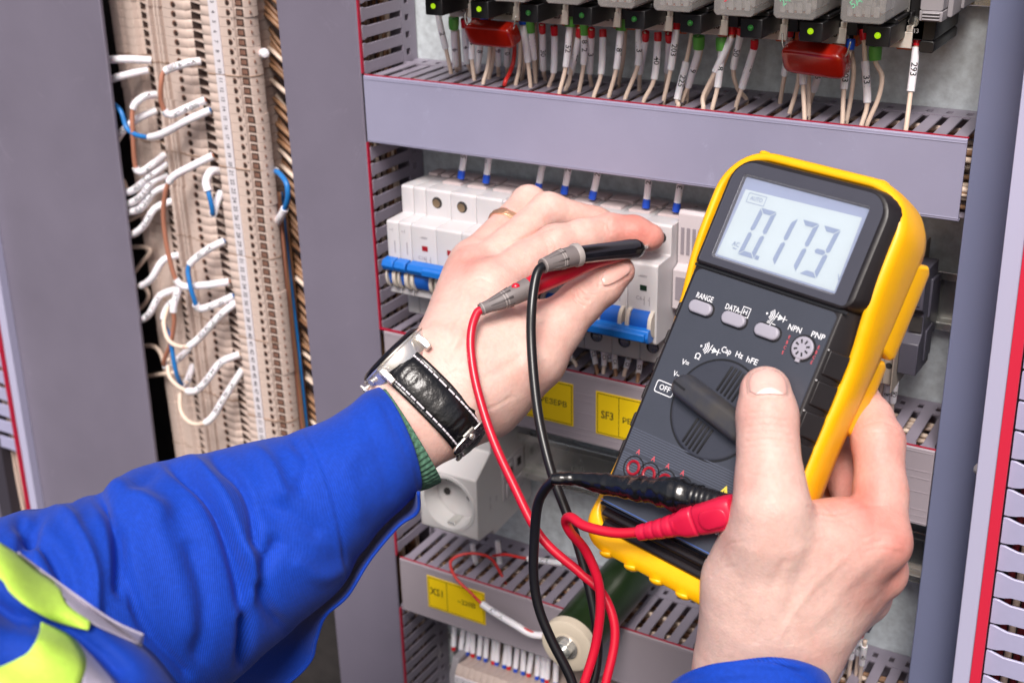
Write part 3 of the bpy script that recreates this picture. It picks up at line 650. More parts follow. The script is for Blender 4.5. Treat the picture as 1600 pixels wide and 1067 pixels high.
# wires below the breakers into the middle duct
for k, (a, c, d) in enumerate([((886, 545), (892, 558), (900, 570)), ((924, 535), (930, 565), (934, 590)), ((942, 543), (944, 565), (942, 590)), ((960, 552), (961, 570), (962, 592)), ((982, 560), (979, 572), (975, 586)), ((1000, 562), (998, 580), (996, 596)), ((800, 520), (806, 532), (812, 545)), ((948, 548), (952, 560), (955, 575))]):
    q = plz(*d, -172); yl = min(max(q[1], 8), 46); pts = [pl(*a, 14), pl(*c, 16+(yl-16)*.4), pl(*d, yl), pl(*d, yl)+np.array([-1, 2, -9])]
    sl_ = seglen(smooth(pts[:3], 8)); wire('sleeved wire from the underside of the breakers into the middle duct, %s from the left' % wd[k], pts, sl=(0, sl_*.62), txt='C%d' % (k+1), tsize=3, rs=1.8, group='wires below the breakers', m=[ivory, orangew][k % 2])
# ------------------------------------------------------------------ tall terminal strip at the left
ts = thing('terminal_strip', 'tall beige terminal strip with numbered white tags, left of the vertical duct', 'terminal strip', (-150, 40, -300))
TP = 6.4; h = 3.1
hole_m = mat('screw_hole', (128, 92, 78), .6, var=.2, vs=300); dk = mat('terminal_recess_shade', (52, 34, 28), .7, var=.2, vs=200)  # near-black dk paints the shade inside the holes and wire entries
b = MB()
prof = [(-103, 50), (-103, 14.5), (-92, 14), (-91.6, 9.5), (-93.5, 4.6), (-94.6, 3.2), (-101.6, 3.0), (-102, .9), (-110, .6), (-111, .2), (-129, 0), (-130, .8), (-130, 15), (-153, 14.4), (-155.5, 12), (-171.5, 12), (-172.5, 14), (-177.5, 14), (-178, 15.2), (-179, 15.2), (-179.5, 17.6),
        (-181, 17.6), (-181.4, 14), (-183.4, 14), (-183.8, 17.6), (-185.2, 17.6), (-185.6, 15), (-187.6, 15), (-188, 17.4), (-189.5, 17.4), (-190, 13.4), (-192.5, 13.4), (-193.5, 15), (-193.5, 32), (-219, 31), (-221, 27.5), (-228, 27.5), (-229, 30), (-234, 30), (-235, 27.8), (-243, 27.8), (-244, 30), (-244, 50)]
b.prism([(x, y) for x, y in prof], -h, h, 'z', mi=0)
def disc(x, y, r, mi, z=0): b.cyl((x, y-.06, z), (x, y+.6, z), r, n=14, mi=mi)
disc(-106.4, .75, 2.3, 1); disc(-106.0, .66, 1.8, 2, -.25)
b.add([(-103.6, .62, 2.8), (-102.3, .62, 2.8), (-102.3, .62, 1.)], [(0, 1, 2)], 2)
b.box(-101.3, -95, 2.86, 4, -2.5, 2.4, mi=2); b.box(-100.4, -96.2, 2.72, 3, -1.6, 1.3, mi=1)
disc(-165.6, 12, 2.4, 1); disc(-165.1, 11.9, 1.9, 2, -.3)
disc(-92.8, 6.6, 1.3, 1)
for xw, yw, ln, dp in ((-130, 15, 21, 15), (-193.5, 32, 22, 18)):
    b.box(xw-ln, xw-.1, yw-1.2, yw+.2, -2.5, 2.3, mi=2)
    b.add([(xw-.05, yw-dp+4, 2.3), (xw-.05, yw-.5, 2.3), (xw-ln, yw-.6, 2.3), (xw-.05, yw-dp+4, 3.05), (xw-.05, yw-.5, 3.05), (xw-ln, yw-.6, 3.05)], [(0, 1, 2), (5, 4, 3), (0, 3, 4, 1), (1, 4, 5, 2), (2, 5, 3, 0)], 0)
me0 = None
for k in range(-6, 66):
    z = 38.1-TP*k; gi = (k+8)//10
    if me0 is None:
        b.v = [[x, y, zz+z] for x, y, zz in b.v]; me0 = obj('terminal_block', b, [beige, hole_m, dk], ts, bev=.25, seg=1); zb = z
    else: c = copy_part(me0, ts, ((-1)**gi*.35, .25*((gi*7) % 3)-.2, z-zb))
for gi in range(-1, 7):
    zt = 38.1-TP*(gi*10-2-.55) if 0 else 38.1-TP*(gi*10+1-3)+TP/2; zb_ = zt-TP*10+.7
    b = MB(); b.box(-121.2, -113.6, -.9, .1, zb_, zt, c=.3); s_ = obj('marker_strip', b, mat('marker_white', (222, 216, 222), .4), ts, bev=.2)
    b = MB()
    for n in range(gi*10+1, gi*10+11):
        if n > 0: flat_text(b, str(n), 5.0 if n > 20 else 4.3, (-117.4, -.98, 38.1-TP*(n-3)), (0, 0, -1), (1, 0, 0), .85)
    obj('lettering', b, mat('marker_ink', (52, 48, 60), .6), s_, fix=False)
b = MB()
for gi in range(0, 7):
    zt = 38.1-TP*(gi*10-2)+TP/2+.2; b.prism([(x, y-(.5 if y < 40 else 0)) for x, y in prof], zt-.35, zt+.35, 'z')
obj('end_plate', b, mat('terminal_beige_dark', (150, 122, 104), .5), ts, bev=.15, seg=1)
# wires plugged in from the left
LW = 'looped wires in white marked sleeves at the tall terminal strip'
def lwire(label, px, Y, s1, s2=None, txt=None, m=ivory, dots=None, rs=2.75, rw=1.75):
    n = len(px); pts = [pl(*q, y) for q, y in zip(px, Y)]
    path = np.array(smooth(pts, 8)); L = np.concatenate([[0], np.cumsum(np.linalg.norm(np.diff(path, axis=0), axis=1))])
    t = wire(label, pts, rw=rw, sl=(.5, L[-1]*s1), txt=txt, tsize=4.3, rs=rs, m=m, group=LW, dots=dots, spin=-.35)
    if s2:
        c = [np.array([np.interp(x, L, path[:, k]) for k in range(3)]) for x in np.linspace(L[-1]*s2, L[-1]-.5, 12)]
        b = MB(); b.tube(c, rs, 14); obj('sleeve', b, sleeve_m, t, sm=40)
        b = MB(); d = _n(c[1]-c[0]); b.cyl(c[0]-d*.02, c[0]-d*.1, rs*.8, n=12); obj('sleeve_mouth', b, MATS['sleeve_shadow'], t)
        if txt: b = MB(); tube_text(b, txt, 4.3, c, rs, seglen(c)*.55, -.35); obj('lettering', b, ink, t, fix=False)
lwire('blank white sleeve coming from behind the left panel, topmost', [(238, 95), (205, 93), (165, 94), (120, 100)], (24, 16, 12, 14), .98)
lwire('white sleeve printed K30-170 just below the topmost blank one', [(234, 109), (200, 117), (168, 126), (120, 145)], (24, 16, 12, 14), .98, txt='1:J12 K30-170')
lwire('brown loop whose sleeves are marked XT1:9 beside tags 9 to 14', [(314, 96), (290, 100), (258, 112), (252, 130), (252, 160), (264, 180), (290, 170), (322, 156)], (8, 0, -6, -9, -9, -6, 0, 8), .3, .62, 'XT1:9 (20)', brownw)
lwire('blue wire in a long blank sleeve curving behind the left panel', [(330, 172), (290, 190), (250, 211), (225, 214), (200, 203), (189, 175), (172, 160), (150, 158)], (8, 0, -2, 3, 6, 8, 10, 10), .47, m=bluew, txt=None)
lwire('brown wire hanging from a curved sleeve beside tags 12 to 20', [(246, 148), (225, 152), (208, 170), (208, 215), (212, 262), (222, 268), (240, 256), (258, 242)], (24, 14, 8, 5, 6, 8, 14, 24), .24, .7, 'XT1:1', brownw)
lwire('marked sleeve slanting down behind the left panel near tag 14', [(246, 172), (215, 186), (192, 205), (178, 225), (160, 245)], (24, 14, 10, 10, 12), .9, txt='K30-170')
lwire('long brown wire falling from a blank sleeve beside tag 20', [(334, 243), (300, 260), (268, 279), (257, 310), (256, 350), (264, 400), (280, 444), (315, 446), (360, 440)], (8, 0, -6, -8, -8, -8, -6, 0, 8), .25, .72, None, brownw)
lwire('short blue jumper with white sleeves beside tags 21 to 25', [(344, 268), (330, 268), (322, 284), (326, 302), (331, 322), (333, 334), (338, 318), (346, 300)], (8, 0, -5, -8, -8, -6, 0, 8), .4, .68, None, bluew, rs=2.9)
lwire('white sleeve with blue core, highest of the bundle near tag 21', [(262, 256), (235, 275), (207, 298), (185, 300), (160, 300)], (24, 12, 8, 8, 10), .62, txt='XT2:A K20', m=bluew)
lwire('marked ivory wire second in the bundle near tag 22', [(262, 274), (240, 283), (222, 306), (202, 318), (180, 318), (160, 318)], (24, 14, 8, 8, 8, 9), .6, txt='XT2:B K26', dots=(.66, .72))
lwire('marked wire with blue core third in the bundle near tag 23', [(264, 290), (240, 300), (222, 324), (205, 331), (185, 331), (160, 331)], (24, 14, 8, 8, 8, 9), .62, txt='XT2:C K30', m=bluew)
lwire('S-curved marked ivory wire near tag 26', [(270, 314), (242, 326), (226, 352), (208, 366), (190, 366), (160, 364)], (24, 14, 8, 8, 8, 9), .62, txt='XT2:Y', dots=(.66, .74))
lwire('blue wire between two marked sleeves beside tags 30 to 36', [(352, 376), (325, 390), (296, 414), (296, 440), (303, 466), (311, 482), (335, 476), (366, 462)], (8, 0, -6, -9, -9, -6, 0, 8), .34, .66, 'XT1:30', bluew)
lwire('S-curved blank ivory wire near tag 32', [(284, 398), (256, 406), (238, 434), (222, 446), (204, 446), (180, 444)], (22, 12, 6, 8, 8, 9), .62, dots=(.66, .72))
lwire('brown wire hanging from a short upright sleeve near tag 37', [(282, 446), (276, 462), (271, 482), (272, 505), (267, 535), (256, 568), (272, 566), (300, 540)], (4, -2, -6, -6, -5, -2, 6, 22), .2, .74, 'XT1', brownw)
lwire('S-curved marked ivory wire, lowest one running behind the left panel', [(275, 452), (250, 462), (234, 490), (220, 500), (205, 500), (185, 498)], (22, 12, 6, 8, 8, 9), .64, txt='XT1:H K30', dots=(.7, .78))
lwire('long blue wire hanging beside tags 39 to 47', [(276, 468), (262, 480), (256, 502), (266, 530), (272, 565), (278, 590), (289, 602), (302, 570)], (22, 10, -2, -6, -8, -6, 4, 20), .24, .76, 'XT1', bluew)
lwire('ivory loop with a long marked sleeve ending by tag 37', [(370, 472), (345, 492), (305, 534), (285, 542), (264, 532), (256, 505), (262, 480)], (8, 0, -8, -12, -10, -6, 4), .52, txt='XT1:37 D6 K26', dots=(.56, .49))
lwire('ivory loop with a marked sleeve ending by tag 44', [(376, 553), (345, 566), (325, 592), (305, 611), (282, 606), (264, 586), (264, 560)], (8, 0, -8, -12, -10, -4, 4), .58, txt='XT1:44 K30-170', dots=(.63, .56))
lwire('lowest ivory loop with a marked sleeve ending by tag 46', [(380, 576), (350, 622), (328, 656), (302, 662), (284, 645), (282, 615), (292, 596)], (8, -2, -10, -12, -10, -4, 6), .5, txt='XT1:46 D9 K46', dots=(.54, .47))
lwire2 = [[(180, 392), (210, 386), (235, 390), (222, 410), (200, 436), (180, 450)], [(190, 450), (222, 448), (232, 464), (216, 484), (190, 492)], [(200, 545), (235, 540), (250, 550), (258, 575)], [(200, 594), (240, 586), (275, 582)], [(180, 290), (192, 282), (196, 300), (180, 312)], [(180, 355), (210, 340), (245, 322)]]
for k, q in enumerate(lwire2):
    wire('ivory wire looping in the dark gap behind the left panel, %s from the top' % wd[[2, 3, 4, 5, 0, 1][k]], [pl(*p, 22) for p in q], rw=1.7, group='ivory wires in the dark gap')
# blue jumper and verticals on the strip's right flank
wire('blue jumper with white end sleeves at the right flank of the terminal strip', [pl(*p, y) for p, y in zip([(424, 266), (436, 271), (448, 288), (449, 312), (441, 334), (430, 352)], (20, 12, 6, 6, 10, 20))], rw=1.9, m=bluew, sl=(1, 9), rs=2.8)
b = MB(); q_ = [pl(445, 326, 8), pl(438, 340, 10), pl(430, 352, 18)]; b.tube(smooth(q_, 6), 2.8, 14); tag(obj('sleeve', b, sleeve_m, None, sm=40), 'white sleeve on the lower end of the blue jumper', 'wire sleeve')
b = MB(); b.lathe(pl(412, 84, 14), pl(416, 84, 6), [(0, 3.4), (4, 3.6), (7, 2.6), (8, .4)], 14); tag(obj('sleeve', b, sleeve_m, None, sm=40), 'short white sleeve poking out of the strip beside tag 8', 'wire sleeve')
for k, (xa, xb_, mm_, y_) in enumerate([(436, 476, orangew, 20), (439, 480, bluew, 24), (433, 472, brownw, 18), (442, 484, MATS['dark_tan_wire'], 28)]):
    wire(['tan', 'blue', 'brown', 'dark tan'][k]+' wire running down beside the right flank of the terminal strip', [pl(xa+(xb_-xa)*f_+random.uniform(-1, 1), 300+380*f_, y_) for f_ in np.linspace(0, 1, 6)], rw=1.5, m=mm_, group='upright wires beside the terminal strip')
pr_ = None
for k in range(58):
    y0 = -40+k*13.2; f_ = (y0+40)/760; x0_ = 396+f_*84; dd = random.uniform(-8, 8)
    pts = [pl(x0_, y0, 42), pl(x0_+16, y0+14+dd*.3, 34+dd*.5), pl(x0_+34, y0+34+dd, 32+dd*.5), pl(x0_+60, y0+58+dd, 38)]
    wire('tan wire running from the terminal strip down into the vertical duct', pts, rw=random.choice((1.5, 1.7)), m=random.choice((ivory, orangew, orangew, MATS['dark_tan_wire'])), group='tan wires between terminal strip and vertical duct')
# ------------------------------------------------------------------ power socket
t = thing('power_socket', 'white rail-mounted power socket with round recess below the left hand', 'socket', (58, 45, -290))
Yf = -15; xa, xb_ = 35.2, 81.5; pc = pl(697, 790, Yf); xc, zc = (xa+xb_)/2, -282.5
prof = [(58, -232), (6, -230), (4.5, -232), (4.5, -247), (Yf+3, -257.5), (Yf, -259.5), (Yf, -305), (Yf+1.4, -306.5), (5, -308), (6, -312), (58, -309)]
b = MB()
# front face carries a real round recess: outer walls plus ring of quads around the hole
b.prism([(y, z) for y, z in prof if y > Yf+.1 or True], xa, xb_, 'x')
body = obj('housing', b, mat('socket_plastic', (200, 196, 196), .38, var=.02, sss=.1), t, bev=.8)
R_ = 20.2
cut = MB(); cut.cyl((xc, Yf-5, zc), (xc, Yf+14, zc), R_, R_-1.5, n=48)
co_ = obj('recess_cutter', cut, MATS['socket_plastic'], t)
bm_ = body.modifiers.new('recess', 'BOOLEAN'); bm_.object = co_; bm_.operation = 'DIFFERENCE'; bm_.solver = 'EXACT'
bpy.context.view_layer.update(); dg = bpy.context.evaluated_depsgraph_get()
nm = bpy.data.meshes.new_from_object(body.evaluated_get(dg)); body.modifiers.clear(); body.data = nm; bpy.data.objects.remove(co_)
b = MB(); b.lathe((xc, Yf-.5, zc), (xc, Yf+5, zc), [(0, R_-.4), (0, R_+1.3), (.8, R_+1.5), (.8, R_-.6), (14, R_-2.2), (14, R_-2.8), (0, R_-1), (0, R_-.4)], 48, caps=False)
obj('recess_ring', b, MATS['socket_plastic'], t, sm=40)
b = MB()
for s in (-1, 1): b.cyl((xc+s*9.5, Yf+12.9, zc), (xc+s*9.5, Yf+14, zc), 2.6, n=16)
obj('pin_hole', b, soft_dark, t)
for s in (-1, 1):
    b = MB(); b.box(xc-3, xc+3, Yf+2, Yf+13.5, zc+s*17.2-1.2, zc+s*17.2+1.2); obj('earth_contact', b, zinc, t, bev=.4)
b = MB(); b.cyl((xb_-9, 4.4, -240), (xb_-9, 5, -240), 2.6, n=16); obj('screw_recess', b, soft_dark, t)
b = MB(); flat_text(b, '61', 3, (xb_-10, 4.35, -243.5), (1, 0, 0), (0, 0, 1)); flat_text(b, '220V 16A', 2.6, (xb_+.12, 2, -285), (0, 0, 1), (0, -1, 0)); flat_text(b, 'IP20', 2.6, (xb_+.12, 10, -285), (0, 0, 1), (0, -1, 0)); obj('lettering', b, mat('grey_print', (150, 142, 150)), t, fix=False)
b = MB(); b.box(xb_, xb_+1.2, 18, 46, -292, -262); b.box(xb_+1.2, xb_+2.2, 22, 30, -276, -266); b.box(xb_+1.2, xb_+2.2, 33, 43, -274, -264); b.box(xb_+1.2, xb_+2.4, 21, 44, -290, -280)
obj('side_latch', b, mat('socket_grey', (176, 170, 174), .5), t, bev=.4)
b = MB()
for (y_, z_, w_, h_) in ((26, -271, 5, 5), (38, -269, 5, 6), (30, -285, 9, 3)): b.box(xb_+2.2, xb_+2.5, y_-w_/2, y_+w_/2, z_-h_/2, z_+h_/2)
obj('slot', b, soft_dark, t)
wire('ivory wire from the underside of the power socket, left one', [pl(738, 850, 20), pl(741, 868, 22), pl(744, 880, 25)], rw=2, m=sleeve_m); wire('ivory wire from the underside of the power socket, right one', [pl(777, 845, 30), pl(779, 862, 30), pl(781, 885, 30)], rw=2, m=sleeve_m)
# red control wires by the socket
wire('red wire arching over the lower duct and ending in a white sleeve', [pl(*p, y) for p, y in zip([(792, 916), (782, 895), (768, 873), (748, 865), (722, 866), (704, 878), (712, 902), (735, 925), (757, 946), (800, 972), (842, 992), (870, 1000)], (20, 15, 10, 6, 0, -6, -10, -12, -12, -14, -12, -4))], rw=1.05, m=redw)
p_ = [pl(*p, y) for p, y in zip([(753, 943), (775, 958), (805, 976), (830, 990), (858, 993)], (-12, -13, -14, -13, -10))]
b = MB(); b.tube(smooth(p_, 6), 2.5, 14); o = tag(obj('sleeve', b, sleeve_m, None, sm=40, at=p_[0]), 'white marked sleeve on the red wire in front of the XS1 duct', 'wire sleeve')
b = MB(); tube_text(b, 'K7 1A/1', 4.4, smooth(p_, 6), 2.5, 15); obj('lettering', b, ink, o, fix=False)
wire('red wire lying behind the black lead, ending in a white sleeve', [pl(*p, y) for p, y in zip([(770, 868), (790, 866), (815, 871), (850, 876), (900, 884), (935, 896)], (20, 18, 16, 14, 12, 14))], rw=1.05, m=redw, sl=(34, 64), rs=2.1, txt='K7 2', tsize=3.6)
# ------------------------------------------------------------------ big green resistor
c0 = pl(885, 1010, -58); ax = np.array([0, 1., 0])
t = thing('resistor', 'large green tube resistor with white ceramic end and bolt, below the meter', 'resistor', c0)
b = MB(); b.lathe(c0+ax*4, c0+ax*10, [(0, 16.4), (.8, 17.2), (100, 17.2), (101, 16)], 48); obj('green_tube', b, mat('green_enamel', (28, 46, 20), .32, var=.25, vs=60, bump=.15, bs=120, coat=.15), t, sm=40)
b = MB(); b.lathe(c0, c0+ax, [(6, 4), (.2, 4.4), (0, 5), (0, 16.6), (.8, 18), (6.6, 18.2), (7.4, 17)], 48); obj('ceramic_cap', b, mat('ceramic_white', (214, 200, 180), .55, var=.04), t, sm=40)
b = MB(); b.lathe(c0-ax*.9, c0, [(0, 4), (0, 8.4), (.9, 8.6)], 32); b.cyl(c0-ax*1, c0+ax*3, 8.2, n=32); obj('washer', b, steel, t, sm=40)
b = MB(); b.cyl(c0-ax*5, c0-ax*.9, 5.6, n=6); b.cyl(c0-ax*7, c0-ax*4, 3, n=16); obj('bolt', b, zinc, t, bev=.3)
# ------------------------------------------------------------------ lower terminal strip with white sleeved wires
t = thing('terminal_strip', 'low beige terminal strip at the bottom edge, below the XS1 label', 'terminal strip', (90, 40, -450))
b = MB(); b.prism([(-4, -434), (0, -429), (10, -432), (40, -432), (40, -560), (-4, -560)], -2.55, 2.55, 'x'); b.box(-2.5, 2.5, -5.2, -4, -450, -447); b.cyl((0, 15, -432.2), (0, 15, -431.8), 1.6, n=10)
f0 = None
for k in range(25):
    x = 52+k*5.3
    if f0 is None: b.v = [[v[0]+x, v[1], v[2]] for v in b.v]; f0 = obj('terminal_block', b, beige, t, bev=.3, seg=1); xb0 = x
    else: copy_part(f0, t, (x-xb0, 0, 0))
b = MB(); b.box(49.6, 182, -5.6, -4.1, -442, -436); s_ = obj('marker_strip', b, MATS['marker_white'], t, bev=.2)
b = MB()
for k in range(24): flat_text(b, str(k+1), 3, (52+k*5.3, -5.7, -439), (1, 0, 0), (0, 0, 1), .8)
obj('lettering', b, MATS['marker_ink'], s_, fix=False)
b = MB(); b.prism([(-2, -440), (4, -428), (48, -428), (48, -560), (-2, -560)], 42.5, 48.2, 'x'); obj('end_bracket', b, mat('grey_clamp', (150, 145, 150)), t, bev=.6)
for k in range(17):
    px = 728+k*9.5+random.uniform(-1.5, 1.5); py = 984+(px-728)*.27
    a = pl(px+random.uniform(-2, 2), py+4, 30); x = a[0]; zt = -398
    bot = np.array([x+random.uniform(-.8, .8), 15, -431.5]); top = np.array([x+random.uniform(-3.5, 2.5), 22, -388])
    if 860 < px < 915: pass
    wire('sleeved wire entering the low terminal strip at the bottom edge, %s from the left' % ('leftmost second third fourth fifth sixth seventh eighth ninth tenth eleventh twelfth thirteenth fourteenth fifteenth sixteenth last'.split()[k]), [bot, bot*.5+top*.5+np.array([0, 1, 0]), top, top+np.array([0, 4, 8])], cap='b' if k % 3 else 'r', cap_len=3.6, rcap=1.7, sl=(3.2, 42), txt=random.choice(['A12', 'B7', 'C21', 'D4']), tsize=3.6, rs=2.05, group='sleeved wires over the low terminal strip')
# ------------------------------------------------------------------ right of the meter
t = thing('terminal_clamp', 'dark grey end clamp on the rail between meter and right duct', 'clamp', pl(1425, 540, 15))
q = pl(1428, 560, 12); x0_ = q[0]-1
b = MB(); b.prism([(36, -76), (14, -74), (8, -80), (8, -96), (14, -100), (14, -112), (8, -116), (8, -134), (36, -136)], x0_-6.5, x0_+3.5, 'x'); b.box(x0_-4, x0_+2, 7.2, 8.2, -94, -82); b.prism([(34, -84), (20, -82), (20, -104), (34, -106)], x0_+3.5, x0_+5, 'x'); b.prism([(34, -112), (20, -112), (20, -130), (34, -130)], x0_+3.5, x0_+4.6, 'x'); b.box(x0_-5, x0_+2, 36, 56, -124, -90)
obj('body', b, mat('dark_grey_clamp', (74, 72, 84), .45, var=.08), t, bev=.6)
b = MB(); b.box(x0_-3.4, x0_+3, 12.8, 13.8, -110.5, -102); obj('slot', b, soft_dark, t)
t = thing('terminal_strip', 'short beige terminal row right behind the meter edge', 'terminal strip', (335, 40, -120))
for k in range(9):
    xx = x0_-10-k*5.4; b = MB(); b.prism([(58, -78), (8, -78), (4, -84), (4, -108), (10, -112), (10, -120), (4, -124), (4, -140), (58, -140)], xx-2.6, xx+2.6, 'x'); b.cyl((xx, 3.9, -129), (xx, 4.3, -129), 1.9, n=14, mi=1)
    b.cyl((xx, 3.9, -92), (xx, 4.3, -92), 1.9, n=14, mi=1); obj('terminal_block', b, [mat('terminal_grey_beige', (158, 146, 136), .5), soft_dark], t, bev=.3)
b = MB(); b.prism([(58, -72), (0, -74), (0, -143), (58, -144)], x0_-7.3, x0_-6.6, 'x'); obj('end_plate', b, mat('terminal_grey_beige', (158, 146, 136)), t, bev=.2)
for k, (a, c, sp) in enumerate([((1371, 585), (1366, 620), 1), ((1389, 592), (1383, 632), 1), ((1400, 588), (1393, 640), 1), ((1380, 588), (1374, 628), 0), ((1362, 580), (1355, 612), 1)]):
    pts = [pl(*a, 14), pl((a[0]+c[0])/2, (a[1]+c[1])/2, 18), pl(*c, 24), pl(c[0]-3, c[1]+26, 30)]
    wire('sleeved wire under the short terminal row right of the meter, %s from left' % ['second', 'fourth', 'fifth', 'third', 'first'][k], pts, sl=(4, 20) if sp else None, txt='8%d' % k, rs=2, group='wires under the short terminal row')
t = thing('terminal_strip', 'dim terminal row at the bottom right, half hidden by the right wrist', 'terminal strip', (335, 40, -300))
for k in range(8):
    xx = 322+k*5.4-22; b = MB(); b.prism([(58, -262), (6, -262), (4, -268), (4, -302), (12, -308), (58, -308)], xx-2.6, xx+2.6, 'x'); obj('terminal_block', b, MATS['dark_grey_clamp'] if k > 5 else MATS['terminal_grey_beige'], t, bev=.3)
for k, (a, c) in enumerate([((1346, 985), (1340, 1030)), ((1334, 990), (1328, 1040)), ((1352, 1000), (1345, 1048))]):
    pts = [pl(*a, 14), pl((a[0]+c[0])/2, (a[1]+c[1])/2, 18), pl(*c, 24), pl(c[0]-3, c[1]+26, 28)]
    wire('white sleeved wire %s at the bottom right beside the wrist' % ['with a red ferrule', 'nearest the wrist', 'furthest right'][k], pts, cap='r' if k == 0 else None, sl=(5, 24), txt='40', rs=2, group='sleeved wires beside the right wrist')
# ------------------------------------------------------------------ multimeter
Rm = np.array([[.698, -.375, .610], [.298, .927, .228], [-.651, .023, .759]])
Rm[:, 0] = _n(Rm[:, 0]); Rm[:, 1] = _n(Rm[:, 1]-Rm[:, 0]*(Rm[:, 0]@Rm[:, 1])); Rm[:, 2] = np.cross(Rm[:, 0], Rm[:, 1])
mo = np.array([(1118.831-800)/F, (641.126-533.5)/F, 1])*560
MU, MV, MW = RC@Rm[:, 0], RC@Rm[:, 1], RC@Rm[:, 2]
MC = CAMP+RC@mo
MX = M4(MC, MU, -MV, -MW)                      # local x right, y up the meter, z out of its face
def mm(x, y, z=0): return MX[:3, :3]@np.array([x, y, z])+MC
def mpx(px, py, z=0):                          # pixel -> local x, y on the plane z of the meter
    d = ray(px, py); c = MC-MW*z; t = ((c-CAMP)@MW)/(d@MW); q = CAMP+d*t-c; return np.array([q@MU, -(q@MV)])
meter = thing('multimeter', 'black digital multimeter in yellow rubber holster reading 0.173, held in the right hand', 'multimeter', MC)
mbody = mat('meter_body', (56, 57, 66), .42, var=.06, vs=60, bump=.06, bs=900, rvar=.05)
mdark = mat('meter_side_rubber', (30, 25, 27), .42, var=.12, vs=60, bump=.05)
mface = mat('meter_face_print', (62, 65, 75), .4, var=.04, vs=60, bump=.05, bs=900)
yel = mat('yellow_rubber', (250, 182, 8), .38, var=.05, vs=50, bump=.12, bs=120, rvar=.08, sss=.05)
prw = mat('meter_print_white', (226, 226, 230), .5); prr = mat('meter_print_red', (206, 80, 90), .5)
def rrect(x0, x1, y0, y1, r, n=8):
    out = []
    r = r if isinstance(r, (list, tuple)) else [r]*4
    for (cx, cy, a0, rr) in ((x1-r[0], y0+r[0], -90, r[0]), (x1-r[1], y1-r[1], 0, r[1]), (x0+r[2], y1-r[2], 90, r[2]), (x0+r[3], y0+r[3], 180, r[3])):
        for a in np.linspace(a0, a0+90, n): out.append((cx+rr*math.cos(math.radians(a)), cy+rr*math.sin(math.radians(a))))
    return np.array(out)
def loft(mb, rings, cap0=True, cap1=True, mi=None):
    G = np.array(rings); a, b_ = G.shape[:2]; f = []
    for i in range(a-1):
        for j in range(b_): f.append([i*b_+j, i*b_+(j+1) % b_, (i+1)*b_+(j+1) % b_, (i+1)*b_+j])
    if cap0: f.append(list(range(b_))[::-1])
    if cap1: f.append(list(range((a-1)*b_, a*b_)))
    mb.add(G.reshape(-1, 3), f, mi)
def ring(x0, x1, y0, y1, r, z, n=8): p = rrect(x0, x1, y0, y1, r, n); return np.c_[p, np.full(len(p), z)]
# main body
b = MB(MX)
loft(b, [ring(-41, 41, -70, 112, [12, 16, 16, 12], -34), ring(-44, 44, -71, 113, [12, 18, 18, 12], -12), ring(-42.5, 42.5, -69.5, 112, [12, 17, 17, 12], -7.5), ring(-38.6, 38.6, -55.5, 60, 2, -.6), ring(-38, 38, -55, 60, 2, 0)])
obj('body', b, mdark, meter, bev=.5)
# head with the display bezel
b = MB(MX)
loft(b, [ring(-43.4, 47.4, 58.2, 112.5, [9, 15, 15, 2], -9), ring(-42, 46, 58.4, 111.8, [8, 14, 14, 2], -4), ring(-38, 42.2, 58.6, 110, [6, 12, 12, 2], 2.0), ring(-37.2, 41.2, 59.2, 109, [5.5, 11, 11, 1.6], 2.4), ring(-36.8, 39.8, 59.6, 108.6, [4, 9.4, 9.4, 1.6], 2.45), ring(-32, 33.8, 62.6, 103.2, 1.6, -.8)], True, True)
obj('display_bezel', b, mdark, meter, bev=.3)
b = MB(MX); pr = ring(-36.6, 39.6, 59.8, 108.4, [2, 9, 9, 1.5], 2.52)
inner = ring(-31.4, 33.2, 63.0, 102.8, 1.6, 2.52); inner2 = ring(-30.6, 32.2, 64, 101.8, .8, .4)
loft(b, [pr, inner, inner2], False, False); obj('bezel_face', b, mat('bezel_face', (66, 66, 76), .36, var=.04), meter, fix=True)
lcd = mat('lcd_glass_back', (170, 182, 188), .25, var=.02, coat=.8)
b = MB(MX); b.box(-31, 32.6, 63.6, 102.2, -.6, .5); disp = obj('display', b, mat('lcd_frame', (128, 138, 164), .3, coat=.6), meter)
b = MB(MX); b.add([(-29.8, 64.8, .56), (31.4, 64.8, .56), (30.4, 97.6, .56), (-28.6, 96.4, .56)], [(0, 1, 2, 3)]); obj('panel', b, lcd, disp, fix=False)
